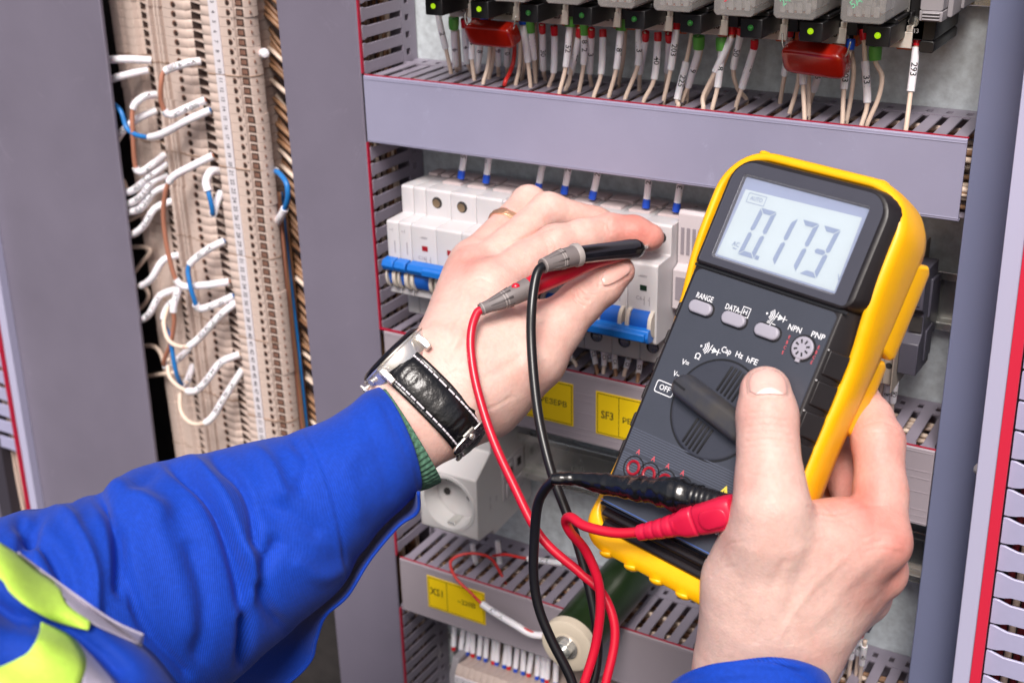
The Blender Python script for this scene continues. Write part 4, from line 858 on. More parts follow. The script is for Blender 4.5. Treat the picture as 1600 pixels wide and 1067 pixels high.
# seven segment digits, slanted
seg = {'0': 'abcdef', '1': 'bc', '7': 'abc', '3': 'abcdg'}
def digit(mb, ch, cx, cy, w_, h_, t_, z_):
    def P(x, y): return (cx+x+(y)*.10, cy+y, z_)
    W, H = w_/2, h_/2; g = .3
    S = {'a': [(-W+g, H), (W-g, H), (W-t_-g, H-t_), (-W+t_+g, H-t_)], 'd': [(-W+g, -H), (-W+t_+g, -H+t_), (W-t_-g, -H+t_), (W-g, -H)], 'g': [(-W+t_*.6+g, 0), (-W+t_+g, t_/2), (W-t_-g, t_/2), (W-t_*.6-g, 0), (W-t_-g, -t_/2), (-W+t_+g, -t_/2)],
         'b': [(W, H-g), (W, t_*.3+g), (W-t_*.5, g), (W-t_, t_*.5+g), (W-t_, H-t_-g)], 'c': [(W, -H+g), (W-t_, -H+t_+g), (W-t_, -t_*.5-g), (W-t_*.5, -g), (W, -t_*.3-g)],
         'f': [(-W, H-g), (-W+t_, H-t_-g), (-W+t_, t_*.5+g), (-W+t_*.5, g), (-W, t_*.3+g)], 'e': [(-W, -H+g), (-W, -t_*.3-g), (-W+t_*.5, -g), (-W+t_, -t_*.5-g), (-W+t_, -H+t_+g)]}
    for s in seg[ch]:
        q = [P(*p) for p in S[s]]; mb.add(q, [list(range(len(q)))])
b = MB(MX)
zz = .72
c0_, c1_, c2_, c3_ = [mpx(*q, .7) for q in ((1183, 365), (1216, 373.5), (1248.5, 384), (1281, 394))]
ys_ = np.mean([c[1] for c in (c0_, c1_, c2_, c3_)])
for ch, c in zip('0173', (c0_, c1_, c2_, c3_)): digit(b, ch, c[0], ys_, 8.6, 22.6, 2.2, zz)
b.box(c0_[0]+3.6, c0_[0]+5.6, ys_-11.2, ys_-9.4, zz-.02, zz)
flat_text(b, 'AUTO', 2.6, (*mpx(1182, 312, .7), zz), (1, 0, 0), (0, 1, 0), .9); q = mpx(1182, 312, .7)
for s in ((q[0]-4.6, q[0]+4.6, q[1]+2, q[1]+2.25), (q[0]-4.6, q[0]+4.6, q[1]-2.25, q[1]-2), (q[0]-4.8, q[0]-4.55, q[1]-2.2, q[1]+2.2), (q[0]+4.55, q[0]+4.8, q[1]-2.2, q[1]+2.2)): b.box(*s, zz-.02, zz)
flat_text(b, 'AC', 3, (*mpx(1150, 382, .7), zz), (1, 0, 0), (0, 1, 0), .9); flat_text(b, '~', 4, (*mpx(1148, 388, .7), zz), (1, 0, 0), (0, 1, 0)); flat_text(b, 'V', 3.4, (*mpx(1311, 434, .7), zz), (1, 0, 0), (0, 1, 0))
obj('lcd_segment', b, mat('lcd_ink', (118, 132, 158), .4), disp, fix=False)
glass = bpy.data.materials.new('lens_window'); glass.use_nodes = True; t_ = glass.node_tree; b_ = t_.nodes['Principled BSDF']; b_.inputs['Roughness'].default_value = .05; b_.inputs['Base Color'].default_value = (.9, .9, .95, 1)
tr_ = t_.nodes.new('ShaderNodeBsdfTransparent'); mx_ = t_.nodes.new('ShaderNodeMixShader'); fr_ = t_.nodes.new('ShaderNodeFresnel'); fr_.inputs[0].default_value = 1.35
t_.links.new(fr_.outputs[0], mx_.inputs[0]); t_.links.new(tr_.outputs[0], mx_.inputs[1]); t_.links.new(b_.outputs[0], mx_.inputs[2]); t_.links.new(mx_.outputs[0], t_.nodes['Material Output'].inputs[0])
b = MB(MX); b.box(-31.2, 32.8, 63.3, 102.5, 1.6, 2.1); obj('window', b, glass, meter)
# face plate below the display
b = MB(MX); loft(b, [ring(-36.9, 36.9, -58, 56.6, [1, 3, 3, 1], .02), ring(-36.7, 36.7, -57.8, 56.4, [1, 3, 3, 1], .45)]); obj('face_plate', b, mface, meter)
b = MB(MX)
for y0, n_, x0_, x1_ in ((-21.4, 9, -36.5, 36.5), (-33, 8, -36.5, 36.5)):
    for k in range(n_): b.box(x0_, x1_ if k < 99 else 0, y0-k*1.15-.3, y0-k*1.15+.1, .46, .56)
obj('pinstripe', b, mat('meter_pinstripe', (84, 88, 102), .45), meter)
b = MB(MX); loft(b, [ring(-38.8, 41, 57.2, 58.4, .4, .1), ring(-38.8, 41, 57.2, 58.4, .4, .6)]); obj('groove', b, darkm, meter)
# lower ribs
for k, (ya, yb_, m_) in enumerate([(-60.2, -57.4, mat('meter_blue_strip', (34, 37, 52), .3, var=.05)), (-64.8, -60.6, mdark), (-70.3, -65.4, mdark)]):
    b = MB(MX); loft(b, [ring(-39.5+k, 39.5-k, ya, yb_, 1.6, -12-k*2), ring(-39+k, 39-k, ya+.4, yb_-.4, 1.4, -1.6-k*2.6), ring(-38+k, 38-k, ya+1.3, yb_-1.3, .6, -.4-k*2.6)]); obj('lower_rib', b, m_, meter, bev=.6, seg=3)
b = MB(MX); b.box(-38, 38, -57.2, -56.8, .5, .62); obj('blue_line', b, mat('blue_line', (70, 100, 170), .4), meter)
# side grip bumps on the flank bevel
f0 = None
for k in range(6):
    y_ = 36-k*13.5; b = MB(MX)
    loft(b, [np.array([(38.8, y_-5.7, -1.5), (38.8, y_+5.7, -1.5), (44.6, y_+5.7, -9.4), (44.6, y_-5.7, -9.4)]), np.array([(39.6, y_-5.1, -.9), (39.6, y_+5.1, -.9), (45.1, y_+5.1, -8.6), (45.1, y_-5.1, -8.6)])]); obj('grip_pad', b, mdark, meter, bev=.4, seg=3)
    b = MB(MX); b.lathe((38.9, y_+5, -.2), (38.9, y_+5, .6), [(0, .45), (.5, .35), (.7, .1)], 8); obj('grip_stud', b, mat('pale_print', (190, 188, 190)), meter)
    b = MB(MX); loft(b, [np.array([(-38.2, y_-4, -1), (-38.2, y_+4, -1), (-43, y_+4, -9), (-43, y_-4, -9)]), np.array([(-39.4, y_-3, -.3), (-39.4, y_+3, -.3), (-44.4, y_+3, -8.4), (-44.4, y_-3, -8.4)])]); obj('grip_pad', b, mdark, meter, bev=.6)
# yellow holster: a shell whose rim dips along the middle
def hz(y): return -11.5+8.5*(1/(1+math.exp(-(y-52)/8)))+4.5*(1/(1+math.exp((y+58)/6)))
def hring(ins, zf, x0=-48.6, x1=48.8, y0=-80.5, y1=117):
    p = rrect(x0+ins, x1-ins, y0+ins*(2.3 if ins > 2 else 1), y1-ins, [max(15-ins, 2), max(24-ins, 3), max(24-ins, 3), max(15-ins, 2)], 14)
    q = []
    for i in range(len(p)):
        a, c = p[i], p[(i+1) % len(p)]; n = max(1, int(np.linalg.norm(c-a)/4)); q += [a+(c-a)*t for t in np.linspace(0, 1, n, endpoint=False)]
    return np.array(q)
base_p = hring(0, 0); N_ = len(base_p)
def resamp(p, n):
    q = np.vstack([p, p[:1]]); L = np.concatenate([[0], np.cumsum(np.linalg.norm(np.diff(q, axis=0), axis=1))]); s = np.linspace(0, L[-1], n, endpoint=False); return np.c_[np.interp(s, L, q[:, 0]), np.interp(s, L, q[:, 1])]
N_ = 220
def hr(ins, zfun):
    p = resamp(hring(ins, 0), N_); return np.array([(x, y, zfun(y)) for x, y in p])
waist = lambda r: np.array([(x*(1-.035*math.exp(-((y-0)/38)**2)), y, z) for x, y, z in r])
rings = [waist(hr(5.5, lambda y: -30)), waist(hr(5.2, lambda y: hz(y)-6)), waist(hr(5.0, lambda y: hz(y)-.8)), waist(hr(4.2, lambda y: hz(y)+.2)), waist(hr(2.4, lambda y: hz(y)+.1)), waist(hr(1.0, lambda y: hz(y)-1.4)), waist(hr(.2, lambda y: hz(y)-4)), waist(hr(0, lambda y: hz(y)*.4-15)), waist(hr(.6, lambda y: -27)), waist(hr(2.6, lambda y: -34)), waist(hr(6, lambda y: -36.5))]
b = MB(MX); loft(b, rings, False, True); obj('holster', b, yel, meter, sm=True)
b = MB(MX)
for k in range(5):                              # bumps along top and bottom edges
    for (yy, zz_, s) in ((116.6, -9, 1), (-81.4, -11, -1)):
        b.lathe((-31+k*14.8, yy-s*2.2, zz_), (-30+k*14.6, yy+s, zz_), [(0, 4.2), (1.3, 3.8), (2.2, 2.5), (2.7, .5)], 14)
obj('holster_bump', b, yel, meter, sm=True)
# folded stand behind the holster's right flank
b = MB(MX); loft(b, [ring(30, 46, 49, 91, 2, -46), ring(30, 48.6, 48, 92, 2, -38), ring(30, 47, 50, 90, 2, -30)]); loft(b, [ring(30, 44, 12, 46.0, 2, -46), ring(30, 46.6, 11, 47., 2, -38), ring(30, 45, 13, 45.5, 2, -30)]); b.box(-40, 40, -60, 100, -42, -36); obj('stand', b, yel, meter, bev=.5)
# buttons
for q, s in (((1094.5, 481), 'RANGE'), ((1146, 499), 'DATA-'), ((1198, 518), None)):
    c = mpx(*q, 1.4); b = MB(MX); loft(b, [ring(c[0]-7, c[0]+7, c[1]-3.6, c[1]+3.6, 3.5, .46), ring(c[0]-7, c[0]+7, c[1]-3.6, c[1]+3.6, 3.5, .54)]); obj('button_well', b, darkm, meter)
    b = MB(MX); loft(b, [ring(c[0]-6.1, c[0]+6.1, c[1]-2.9, c[1]+2.9, 2.85, .4), ring(c[0]-6.1, c[0]+6.1, c[1]-2.9, c[1]+2.9, 2.85, 2.0), ring(c[0]-5.4, c[0]+5.4, c[1]-2.3, c[1]+2.3, 2.2, 2.5)]); obj('button', b, mat('grey_button', (158, 154, 166), .5, var=.03), meter, bev=.3, seg=3)
b = MB(MX); zt_ = .6
def T(s, q, size, sx=1., rot=0., wd=None):
    c = mpx(*q, zt_); v_ = text_verts(s, size)[0]; sx = wd/(np.ptp(v_[:, 0])+1e-9) if wd else sx; u = (math.cos(rot), math.sin(rot), 0); v = (-math.sin(rot), math.cos(rot), 0); flat_text(b, s, size, (c[0], c[1], zt_), u, v, sx)
T('RANGE', (1101, 465), 3.6, wd=9.2); T('DATA-', (1145.5, 482.5), 3.6, wd=8.2); T('H', (1164.5, 488), 3.0, wd=2.0)
c = mpx(1165, 488, zt_)
def frame(c, w_, h_, t_=.35):
    b.box(c[0]-w_, c[0]+w_, c[1]+h_-t_, c[1]+h_, zt_-.03, zt_); b.box(c[0]-w_, c[0]+w_, c[1]-h_, c[1]-h_+t_, zt_-.03, zt_); b.box(c[0]-w_, c[0]-w_+t_, c[1]-h_+t_, c[1]+h_-t_, zt_-.03, zt_); b.box(c[0]+w_-t_, c[0]+w_, c[1]-h_+t_, c[1]+h_-t_, zt_-.03, zt_)
frame(c, 2.1, 2.3)
def arc_sym(q, k_=1.):
    c = mpx(*q, zt_); b.cyl((c[0]-3.6*k_, c[1], zt_-.03), (c[0]-3.6*k_, c[1], zt_), .45*k_, n=8)
    for i in range(1, 4):
        r = (.8+i*.75)*k_; a = np.linspace(-.75, .75, 7); v = [(c[0]-3.6*k_+r*math.cos(x), c[1]+r*math.sin(x), zt_) for x in a]+[(c[0]-3.6*k_+(r+.4*k_)*math.cos(x), c[1]+(r+.4*k_)*math.sin(x), zt_) for x in a[::-1]]
        b.add(v, [list(range(len(v)))])
    b.add([(c[0]-.2, c[1]-1.6*k_, zt_), (c[0]+.2, c[1]-1.6*k_, zt_), (c[0]+1.1*k_, c[1]+1.8*k_, zt_), (c[0]+.7*k_, c[1]+1.8*k_, zt_)], [(0, 1, 2, 3)])
    x = c[0]+1.6*k_; b.add([(x, c[1]-1.2*k_, zt_), (x+2.2*k_, c[1], zt_), (x, c[1]+1.2*k_, zt_)], [(0, 1, 2)]); b.box(x+2.2*k_, x+2.6*k_, c[1]-1.2*k_, c[1]+1.2*k_, zt_-.03, zt_); b.box(x-1*k_, x+3.8*k_, c[1]-.15, c[1]+.15, zt_-.03, zt_+.01)
arc_sym((1211, 494), 1.15); T('=/~', (1205, 505), 3.2)
T('NPN', (1242, 514), 3.5, wd=6.4); T('PNP', (1278, 525), 3.5, wd=6.4)
arc_sym((1108, 545), 1.2); T('Cap', (1135, 548), 3.8, wd=5.2); T('Hz', (1155, 555), 3.6, wd=3.8); T('hFE', (1175, 564), 3.6, wd=5.6); T('Ω', (1090, 557), 3.8, wd=2.9); T('V=', (1071, 567), 3.5, wd=4); T('V~', (1057, 585), 3.5, wd=3.6); T('OFF', (1038.5, 607), 3.6, wd=6.0)
c = mpx(1038.5, 607, zt_)
n_ = ring(c[0]-5.2, c[0]+5.2, c[1]-2.9, c[1]+2.9, 1.2, zt_, 5); n2 = ring(c[0]-4.75, c[0]+4.75, c[1]-2.45, c[1]+2.45, .9, zt_, 5); loft(b, [n_, n2], False, False)
T('FUSED', (1060, 798), 2.9); T('1000V', (1120, 832), 2.9)
obj('lettering', b, prw, meter, fix=False)
b = MB(MX)
for q in ((997.5, 706), (1021, 717), (1043.5, 728), (1066.5, 739)): T('A', q, 3.3, .85)
T('COM', (1160, 790), 3.4)
for i, ch in enumerate('EBCE'):
    for (qa, qb) in (((1233, 527), (1223, 551)), ((1279, 543), (1268, 566))):
        f_ = i/3; T(ch, (qa[0]*(1-f_)+qb[0]*f_, qa[1]*(1-f_)+qb[1]*f_), 2.1, .8)
obj('red_lettering', b, prr, meter, fix=False)
# transistor socket
c = mpx(1254, 544, 1); b = MB(MX); b.cyl((c[0], c[1], .46), (c[0], c[1], .56), 6.0, n=28); obj('socket_well', b, darkm, meter)
b = MB(MX); b.lathe((c[0], c[1], .4), (c[0], c[1], 1), [(0, 5.0), (1.0, 5.0), (1.4, 4.5)], 28); b.box(c[0]-1.0, c[0]+1.0, c[1]-6.2, c[1]-4.3, .5, 1.5); obj('transistor_socket', b, mat('grey_button', (158, 154, 166)), meter, sm=35)
b = MB(MX)
for k in range(8):
    a = math.radians(22+45*k); u = np.array([math.cos(a), math.sin(a)]); v = np.array([-u[1], u[0]])
    q = [np.array([c[0], c[1]])+u*2.0+v*.35, np.array([c[0], c[1]])+u*3.7+v*.45, np.array([c[0], c[1]])+u*3.7-v*.45, np.array([c[0], c[1]])+u*2.0-v*.35]; b.add([(*p, 1.86) for p in q], [(0, 1, 2, 3)])
obj('socket_slot', b, darkm, meter, fix=False)
# dial
b = MB(MX)
a = np.linspace(0, 2*math.pi, 72, endpoint=False); rg = lambda r, z: np.array([(r*math.cos(x), r*math.sin(x), z) for x in a])
loft(b, [rg(22.9, .46), rg(22.9, .55), rg(22.0, .55), rg(22.0, .2)], False, False); obj('dial_gap', b, darkm, meter)
b = MB(MX); loft(b, [rg(21.9, .3), rg(21.9, .75), rg(21.4, 1.05), rg(20.6, 1.05)], False, True)
dial = obj('dial', b, mat('dial_face', (56, 58, 68), .38, var=.04, bump=.05, bs=900), meter, sm=40)
d0, d1 = mpx(1054, 598, 4), mpx(1172, 690, 4); ua = _n(np.array([*(d1-d0), 0])); va = np.array([-ua[1], ua[0], 0]); L2 = 23.6
KM = MX@M4((0, 0, 0), ua, va, (0, 0, 1))
b = MB(KM); loft(b, [ring(-L2, L2, -6.6, 6.6, 6, .9), ring(-L2+.3, L2-.3, -6, 6, 5.6, 3), ring(-L2+1.4, L2-1.4, -4.9, 4.9, 4.6, 7.2), ring(-L2+3.2, L2-3, -3.4, 3.4, 3.2, 8.6)]); kn = obj('dial_knob', b, mat('dial_knob', (50, 52, 62), .34, var=.1, vs=80, col2=(70, 66, 62)), meter, bev=1, seg=3)
b = MB(KM); b.box(-L2+2.6, -L2+10, -.55, .55, 8.45, 8.75); obj('pointer_line', b, darkm, kn)
b = MB(KM)
for s in (-1, 1):
    for k in range(5): b.box(-5+k*2.3, -4+k*2.3, s*7.4 if s > 0 else -20.6+abs(k-2)*.4, 20.6-abs(k-2)*.4 if s > 0 else -7.4, 1.05, 1.75)
obj('dial_rib', b, darkm, dial, bev=.2)
# jacks
for q in ((990, 730.5), (1014, 741), (1039, 752), (1065, 763)):
    c = mpx(*q, .5); b = MB(MX); b.lathe((c[0], c[1], .44), (c[0], c[1], 1), [(0, 5.6), (.14, 5.6), (.14, 4.9), (-3, 4.8), (-3, 1)], 28, caps=False); obj('jack_well', b, darkm, meter)
    b = MB(MX); b.lathe((c[0], c[1], -2), (c[0], c[1], 1), [(0, 3.6), (3.0, 3.6), (3.3, 3.3), (3.3, 2.9), (3.0, 2.4), (0, 2.3), (-4, 2.3)], 28, caps=False); b.cyl((c[0], c[1], -4), (c[0], c[1], -1.5), 2.5, n=16, mi=1); obj('jack', b, [mat('jack_red', (150, 16, 36), .35), darkm], meter, sm=40)
# warning triangle
c = mpx(1131, 770, .6); b = MB(MX); b.add([(c[0]-3.6, c[1]-3.0, .62), (c[0]+3.6, c[1]-3.0, .62), (c[0], c[1]+3.4, .62)], [(0, 1, 2)])
w_ = obj('warning_triangle', b, mat('warning_yellow', (226, 204, 80), .5), meter, fix=False)
b = MB(MX); b.add([(c[0]-.2, c[1]+1.6, .66), (c[0]-.9, c[1]-.5, .66), (c[0]+.1, c[1]-.3, .66), (c[0]-.3, c[1]-2.2, .66), (c[0]+.9, c[1]+.2, .66), (c[0], c[1]+.1, .66)], [(0, 1, 2, 3, 4, 5)]); obj('bolt_mark', b, darkm, w_, fix=False)
# ------------------------------------------------------------------ test leads
def cp(l): return [cam(*q) for q in l]
lead_red = mat('red_lead', (196, 22, 48), .3, var=.04, coat=.1); lead_blk = mat('black_lead', (22, 21, 24), .3, var=.1, coat=.1)
boot = mat('grey_boot', (116, 108, 108), .5, var=.05, bump=.05); tape = mat('black_tape', (18, 17, 19), .2, var=.3, vs=120, bump=.9, bs=130, coat=.5)
def boots(parent, pts, radii, ringpos):
    b = MB(); b.tube(smooth(pts, 10), radii, 24); o = obj('boot', b, boot, parent, sm=35)
    P = np.array(smooth(pts, 10)); b = MB()
    for f_ in ringpos:
        i = int(f_*(len(P)-1)); i = min(max(i, 1), len(P)-2); d = _n(P[i+1]-P[i-1]); r = np.interp(i/(len(P)-1), np.linspace(0, 1, len(radii)), radii)
        b.lathe(P[i], P[i]+d, [(-.35, r-.1), (-.3, r+.22), (.3, r+.22), (.35, r-.1)], 24)
    obj('boot_ring', b, mat('pale_boot', (158, 150, 148), .5), o, sm=40)
    b = MB(); P0, T0 = P[0], _n(P[2]-P[0])
    for k in range(8):
        a = k*math.pi/4; u = _n(np.cross(T0, UP)); v = np.cross(T0, u); d = u*math.cos(a)+v*math.sin(a)
        i0, i1 = int(.2*len(P)), int(.62*len(P)); r0_ = np.interp(.2, np.linspace(0, 1, len(radii)), radii); r1_ = np.interp(.62, np.linspace(0, 1, len(radii)), radii)
        b.tube([P[i0]+d*(r0_-.25), P[i1]+d*(r1_-.15)], [.3, .75], 6)
    obj('boot_flute', b, mat('boot_dark', (92, 86, 86), .55), o, sm=True)
    return o
tr = thing('test_lead', 'red test lead: probe held in the left hand and its long red cable', 'test lead', cam(748, 484, 650))
boots(tr, cp([(750, 484, 652), (786, 469, 656), (826, 450, 661)]), [3.0, 3.6, 5.0, 5.6], (.0, .52, .58))
b = MB(); b.tube(smooth(cp([(824, 451, 661), (850, 438, 664), (885, 424, 669), (925, 408, 676), (985, 394, 690)]), 8), [5.2, 5.8, 5.4, 4.6, 3.6], 24); obj('probe_body', b, lead_red, tr, sm=True)
b = MB(); q = cam(804, 440, 652); b.lathe(cam(806, 449, 656), cam(806, 449, 640), [(0, 2.4), (1.3, 2.1), (1.7, .4)], 16); obj('polarity_mark', b, lead_red, tr, sm=True)
b = MB(); b.tube(smooth(cp([(753, 484, 652), (745, 490, 651), (737, 515, 648), (736, 550, 645), (745, 605, 640), (768, 680, 634), (800, 752, 629), (845, 838, 623), (905, 893, 620), (940, 925, 618), (958, 965, 616), (960, 1005, 615), (948, 1060, 614), (938, 1100, 614)]), 10), 2.25, 14); obj('cable', b, lead_red, tr, sm=True)
tk = thing('test_lead', 'black test lead: probe under the index finger and its black cable', 'test lead', cam(838, 430, 650))
boots(tk, cp([(847, 416, 650), (872, 407, 655), (901, 399, 661)]), [3.6, 4.4, 5.3, 5.5], (.0, .55, .62))
b = MB(); b.lathe(cam(896, 400, 660), cam(903, 398, 661.5), [(0, 5.7), (1, 6.2), (3, 6.2), (4, 5)], 26); obj('boot_collar', b, mat('pale_boot', (158, 150, 148)), tk, sm=40)
b = MB(); b.tube(smooth(cp([(899, 399.5, 660), (935, 395, 671), (970, 391, 682), (992, 389, 689), (1003, 388, 693)]), 8), [4.7, 4.8, 4.9, 5.0, 5.2, 5.5, 5.4, 4.4, 1.5], 24); obj('probe_body', b, mat('probe_black', (16, 15, 18), .16, coat=.6), tk, sm=True)
b = MB(); b.tube(cp([(1003, 390, 698), (1012, 384, 716), (1018, 378, 730)]), [1.2, 1, .7], 12); obj('probe_tip', b, steel, tk, sm=True)
b = MB(); b.tube(smooth(cp([(850, 416, 650), (842, 422, 648), (836, 440, 646), (831, 480, 643), (830, 530, 641), (835, 600, 637), (844, 665, 633), (862, 738, 628), (885, 800, 625), (906, 860, 622), (926, 940, 620), (934, 1000, 619), (930, 1050, 618), (915, 1100, 618)]), 10), 2.5, 14); obj('cable', b, lead_blk, tk, sm=True)
# plug ends
tp = thing('test_lead', 'meter end of the black lead, wrapped in wrinkled black tape, plugged into the meter', 'test lead', cam(1110, 785, 545))
path = smooth(cp([(862, 748, 590), (900, 748, 588), (945, 756, 580), (985, 762, 570), (1025, 768, 560), (1065, 774, 551), (1095, 778, 546)]), 10)
n_ = len(path); rr = np.interp(np.linspace(0, 1, n_), [0, .15, .3, .45, .6, .72, .85, 1], [2.6, 3.2, 4.6, 5.4, 5.8, 7.2, 7.0, 5.6])
P, T_, N, B_ = frames(path); an = np.linspace(0, 2*math.pi, 32, endpoint=False); G = []
for i in range(n_):
    lump = 1+.09*math.sin(i*.31)*math.sin(i*.13+1)+.10*(((i*.23+.13*math.sin(i)) % 1)-.5); G.append([P[i]+(rr[i]*(lump+.05*math.sin(2*x+i*.21)+.03*math.sin(5*x-i*.35)*math.sin(i*.5)))*(math.cos(x)*N[i]+math.sin(x)*B_[i]) for x in an])
b = MB(); b.grid(np.array(G), closev=True); o = obj('tape_wrap', b, tape, tp, sm=True)
G = []
path = smooth(cp([(1080, 775, 548), (1110, 782, 543), (1150, 792, 535)]), 14); P, T_, N, B_ = frames(path)
for i in range(len(P)):
    r = 5.4*(1-.10*(i % 4 == 0)-.0*i)*np.interp(i/len(P), [0, .6, 1], [1, .92, .8]); G.append([P[i]+r*(math.cos(x)*N[i]+math.sin(x)*B_[i]) for x in an])
b = MB(); b.grid(np.array(G), closev=True); obj('strain_relief', b, mat('black_rubber', (24, 22, 24), .35, coat=.2), tp, sm=True)
b = MB(); b.tube(smooth(cp([(868, 748, 590), (852, 764, 596), (840, 790, 602), (835, 840, 608), (834, 900, 612), (842, 950, 614), (862, 1000, 615), (890, 1055, 615), (905, 1100, 615)]), 10), 2.4, 14); obj('cable', b, lead_blk, tp, sm=True)
tq = thing('test_lead', 'meter end of the red lead with its crimson plug lying across the meter', 'test lead', cam(1100, 805, 540))
b = MB(); b.tube(smooth(cp([(1003, 831, 562), (960, 832, 568), (915, 822, 575), (892, 808, 582), (884, 814, 588), (892, 832, 592), (915, 860, 598), (934, 905, 602), (938, 950, 606), (930, 1010, 610), (912, 1070, 612)]), 10), 2.3, 14); obj('cable', b, lead_red, tq, sm=True)
path = smooth(cp([(999, 832, 561), (1020, 828, 557), (1040, 824, 553), (1062, 818, 549)]), 10); P, T_, N, B_ = frames(path); G = []
for i in range(len(P)):
    f_ = i/(len(P)-1); r = (3.5+1.7*f_)*(1-.08*(i % 7 in (5, 6))); G.append([P[i]+r*(math.cos(x)*N[i]+math.sin(x)*B_[i]) for x in an])
b = MB(); b.grid(np.array(G), closev=True); b.cyl(P[0]-T_[0]*.1, P[0]+T_[0]*.1, 3.4, n=24); obj('strain_relief', b, mat('crimson_rubber', (206, 24, 62), .42, coat=.08), tq, sm=True)
a_, c_ = cam(1058, 819, 550), cam(1150, 797, 532); ux = _n(c_-a_); uz = -FWD-ux*(-FWD@ux); uz = _n(uz); uy = np.cross(uz, ux); QM = M4(a_, ux, uy, uz); LL = np.linalg.norm(c_-a_)
def sq(x, w_, h_, n=28):
    return np.array([(x, w_*np.sign(math.cos(t))*abs(math.cos(t))**.55, h_*np.sign(math.sin(t))*abs(math.sin(t))**.6) for t in np.linspace(0, 2*math.pi, n, endpoint=False)])
b = MB(QM); loft(b, [sq(-1, 4.6, 4.6), sq(1.5, 5, 4.8), sq(5, 6.3, 5.4), sq(10, 6.5, 5.6), sq(10.6, 6.1, 5.2), sq(11.6, 6.1, 5.2), sq(12.2, 6.6, 5.7), sq(LL*.8, 7.1, 6), sq(LL-1.5, 6.8, 5.8), sq(LL, 6, 5)]); pb = obj('plug', b, mat('crimson_rubber', (206, 24, 62)), tq, bev=.3)
b = MB(QM); loft(b, [ring(14.5, LL-1.6, -4.1, 4.1, 3.8, 5.2), ring(14.5, LL-1.6, -4.1, 4.1, 3.8, 6.35), ring(15.4, LL-2.4, -3.3, 3.3, 3.1, 6.7)]); obj('thumb_pad', b, mat('crimson_rubber', (206, 24, 62)), pb, bev=.4, seg=3)
b = MB(); b.cyl(c_, mm(20, -42, -8), 4.2, 3.8, n=20); obj('plug_stem', b, mat('crimson_rubber', (206, 24, 62)), tq)
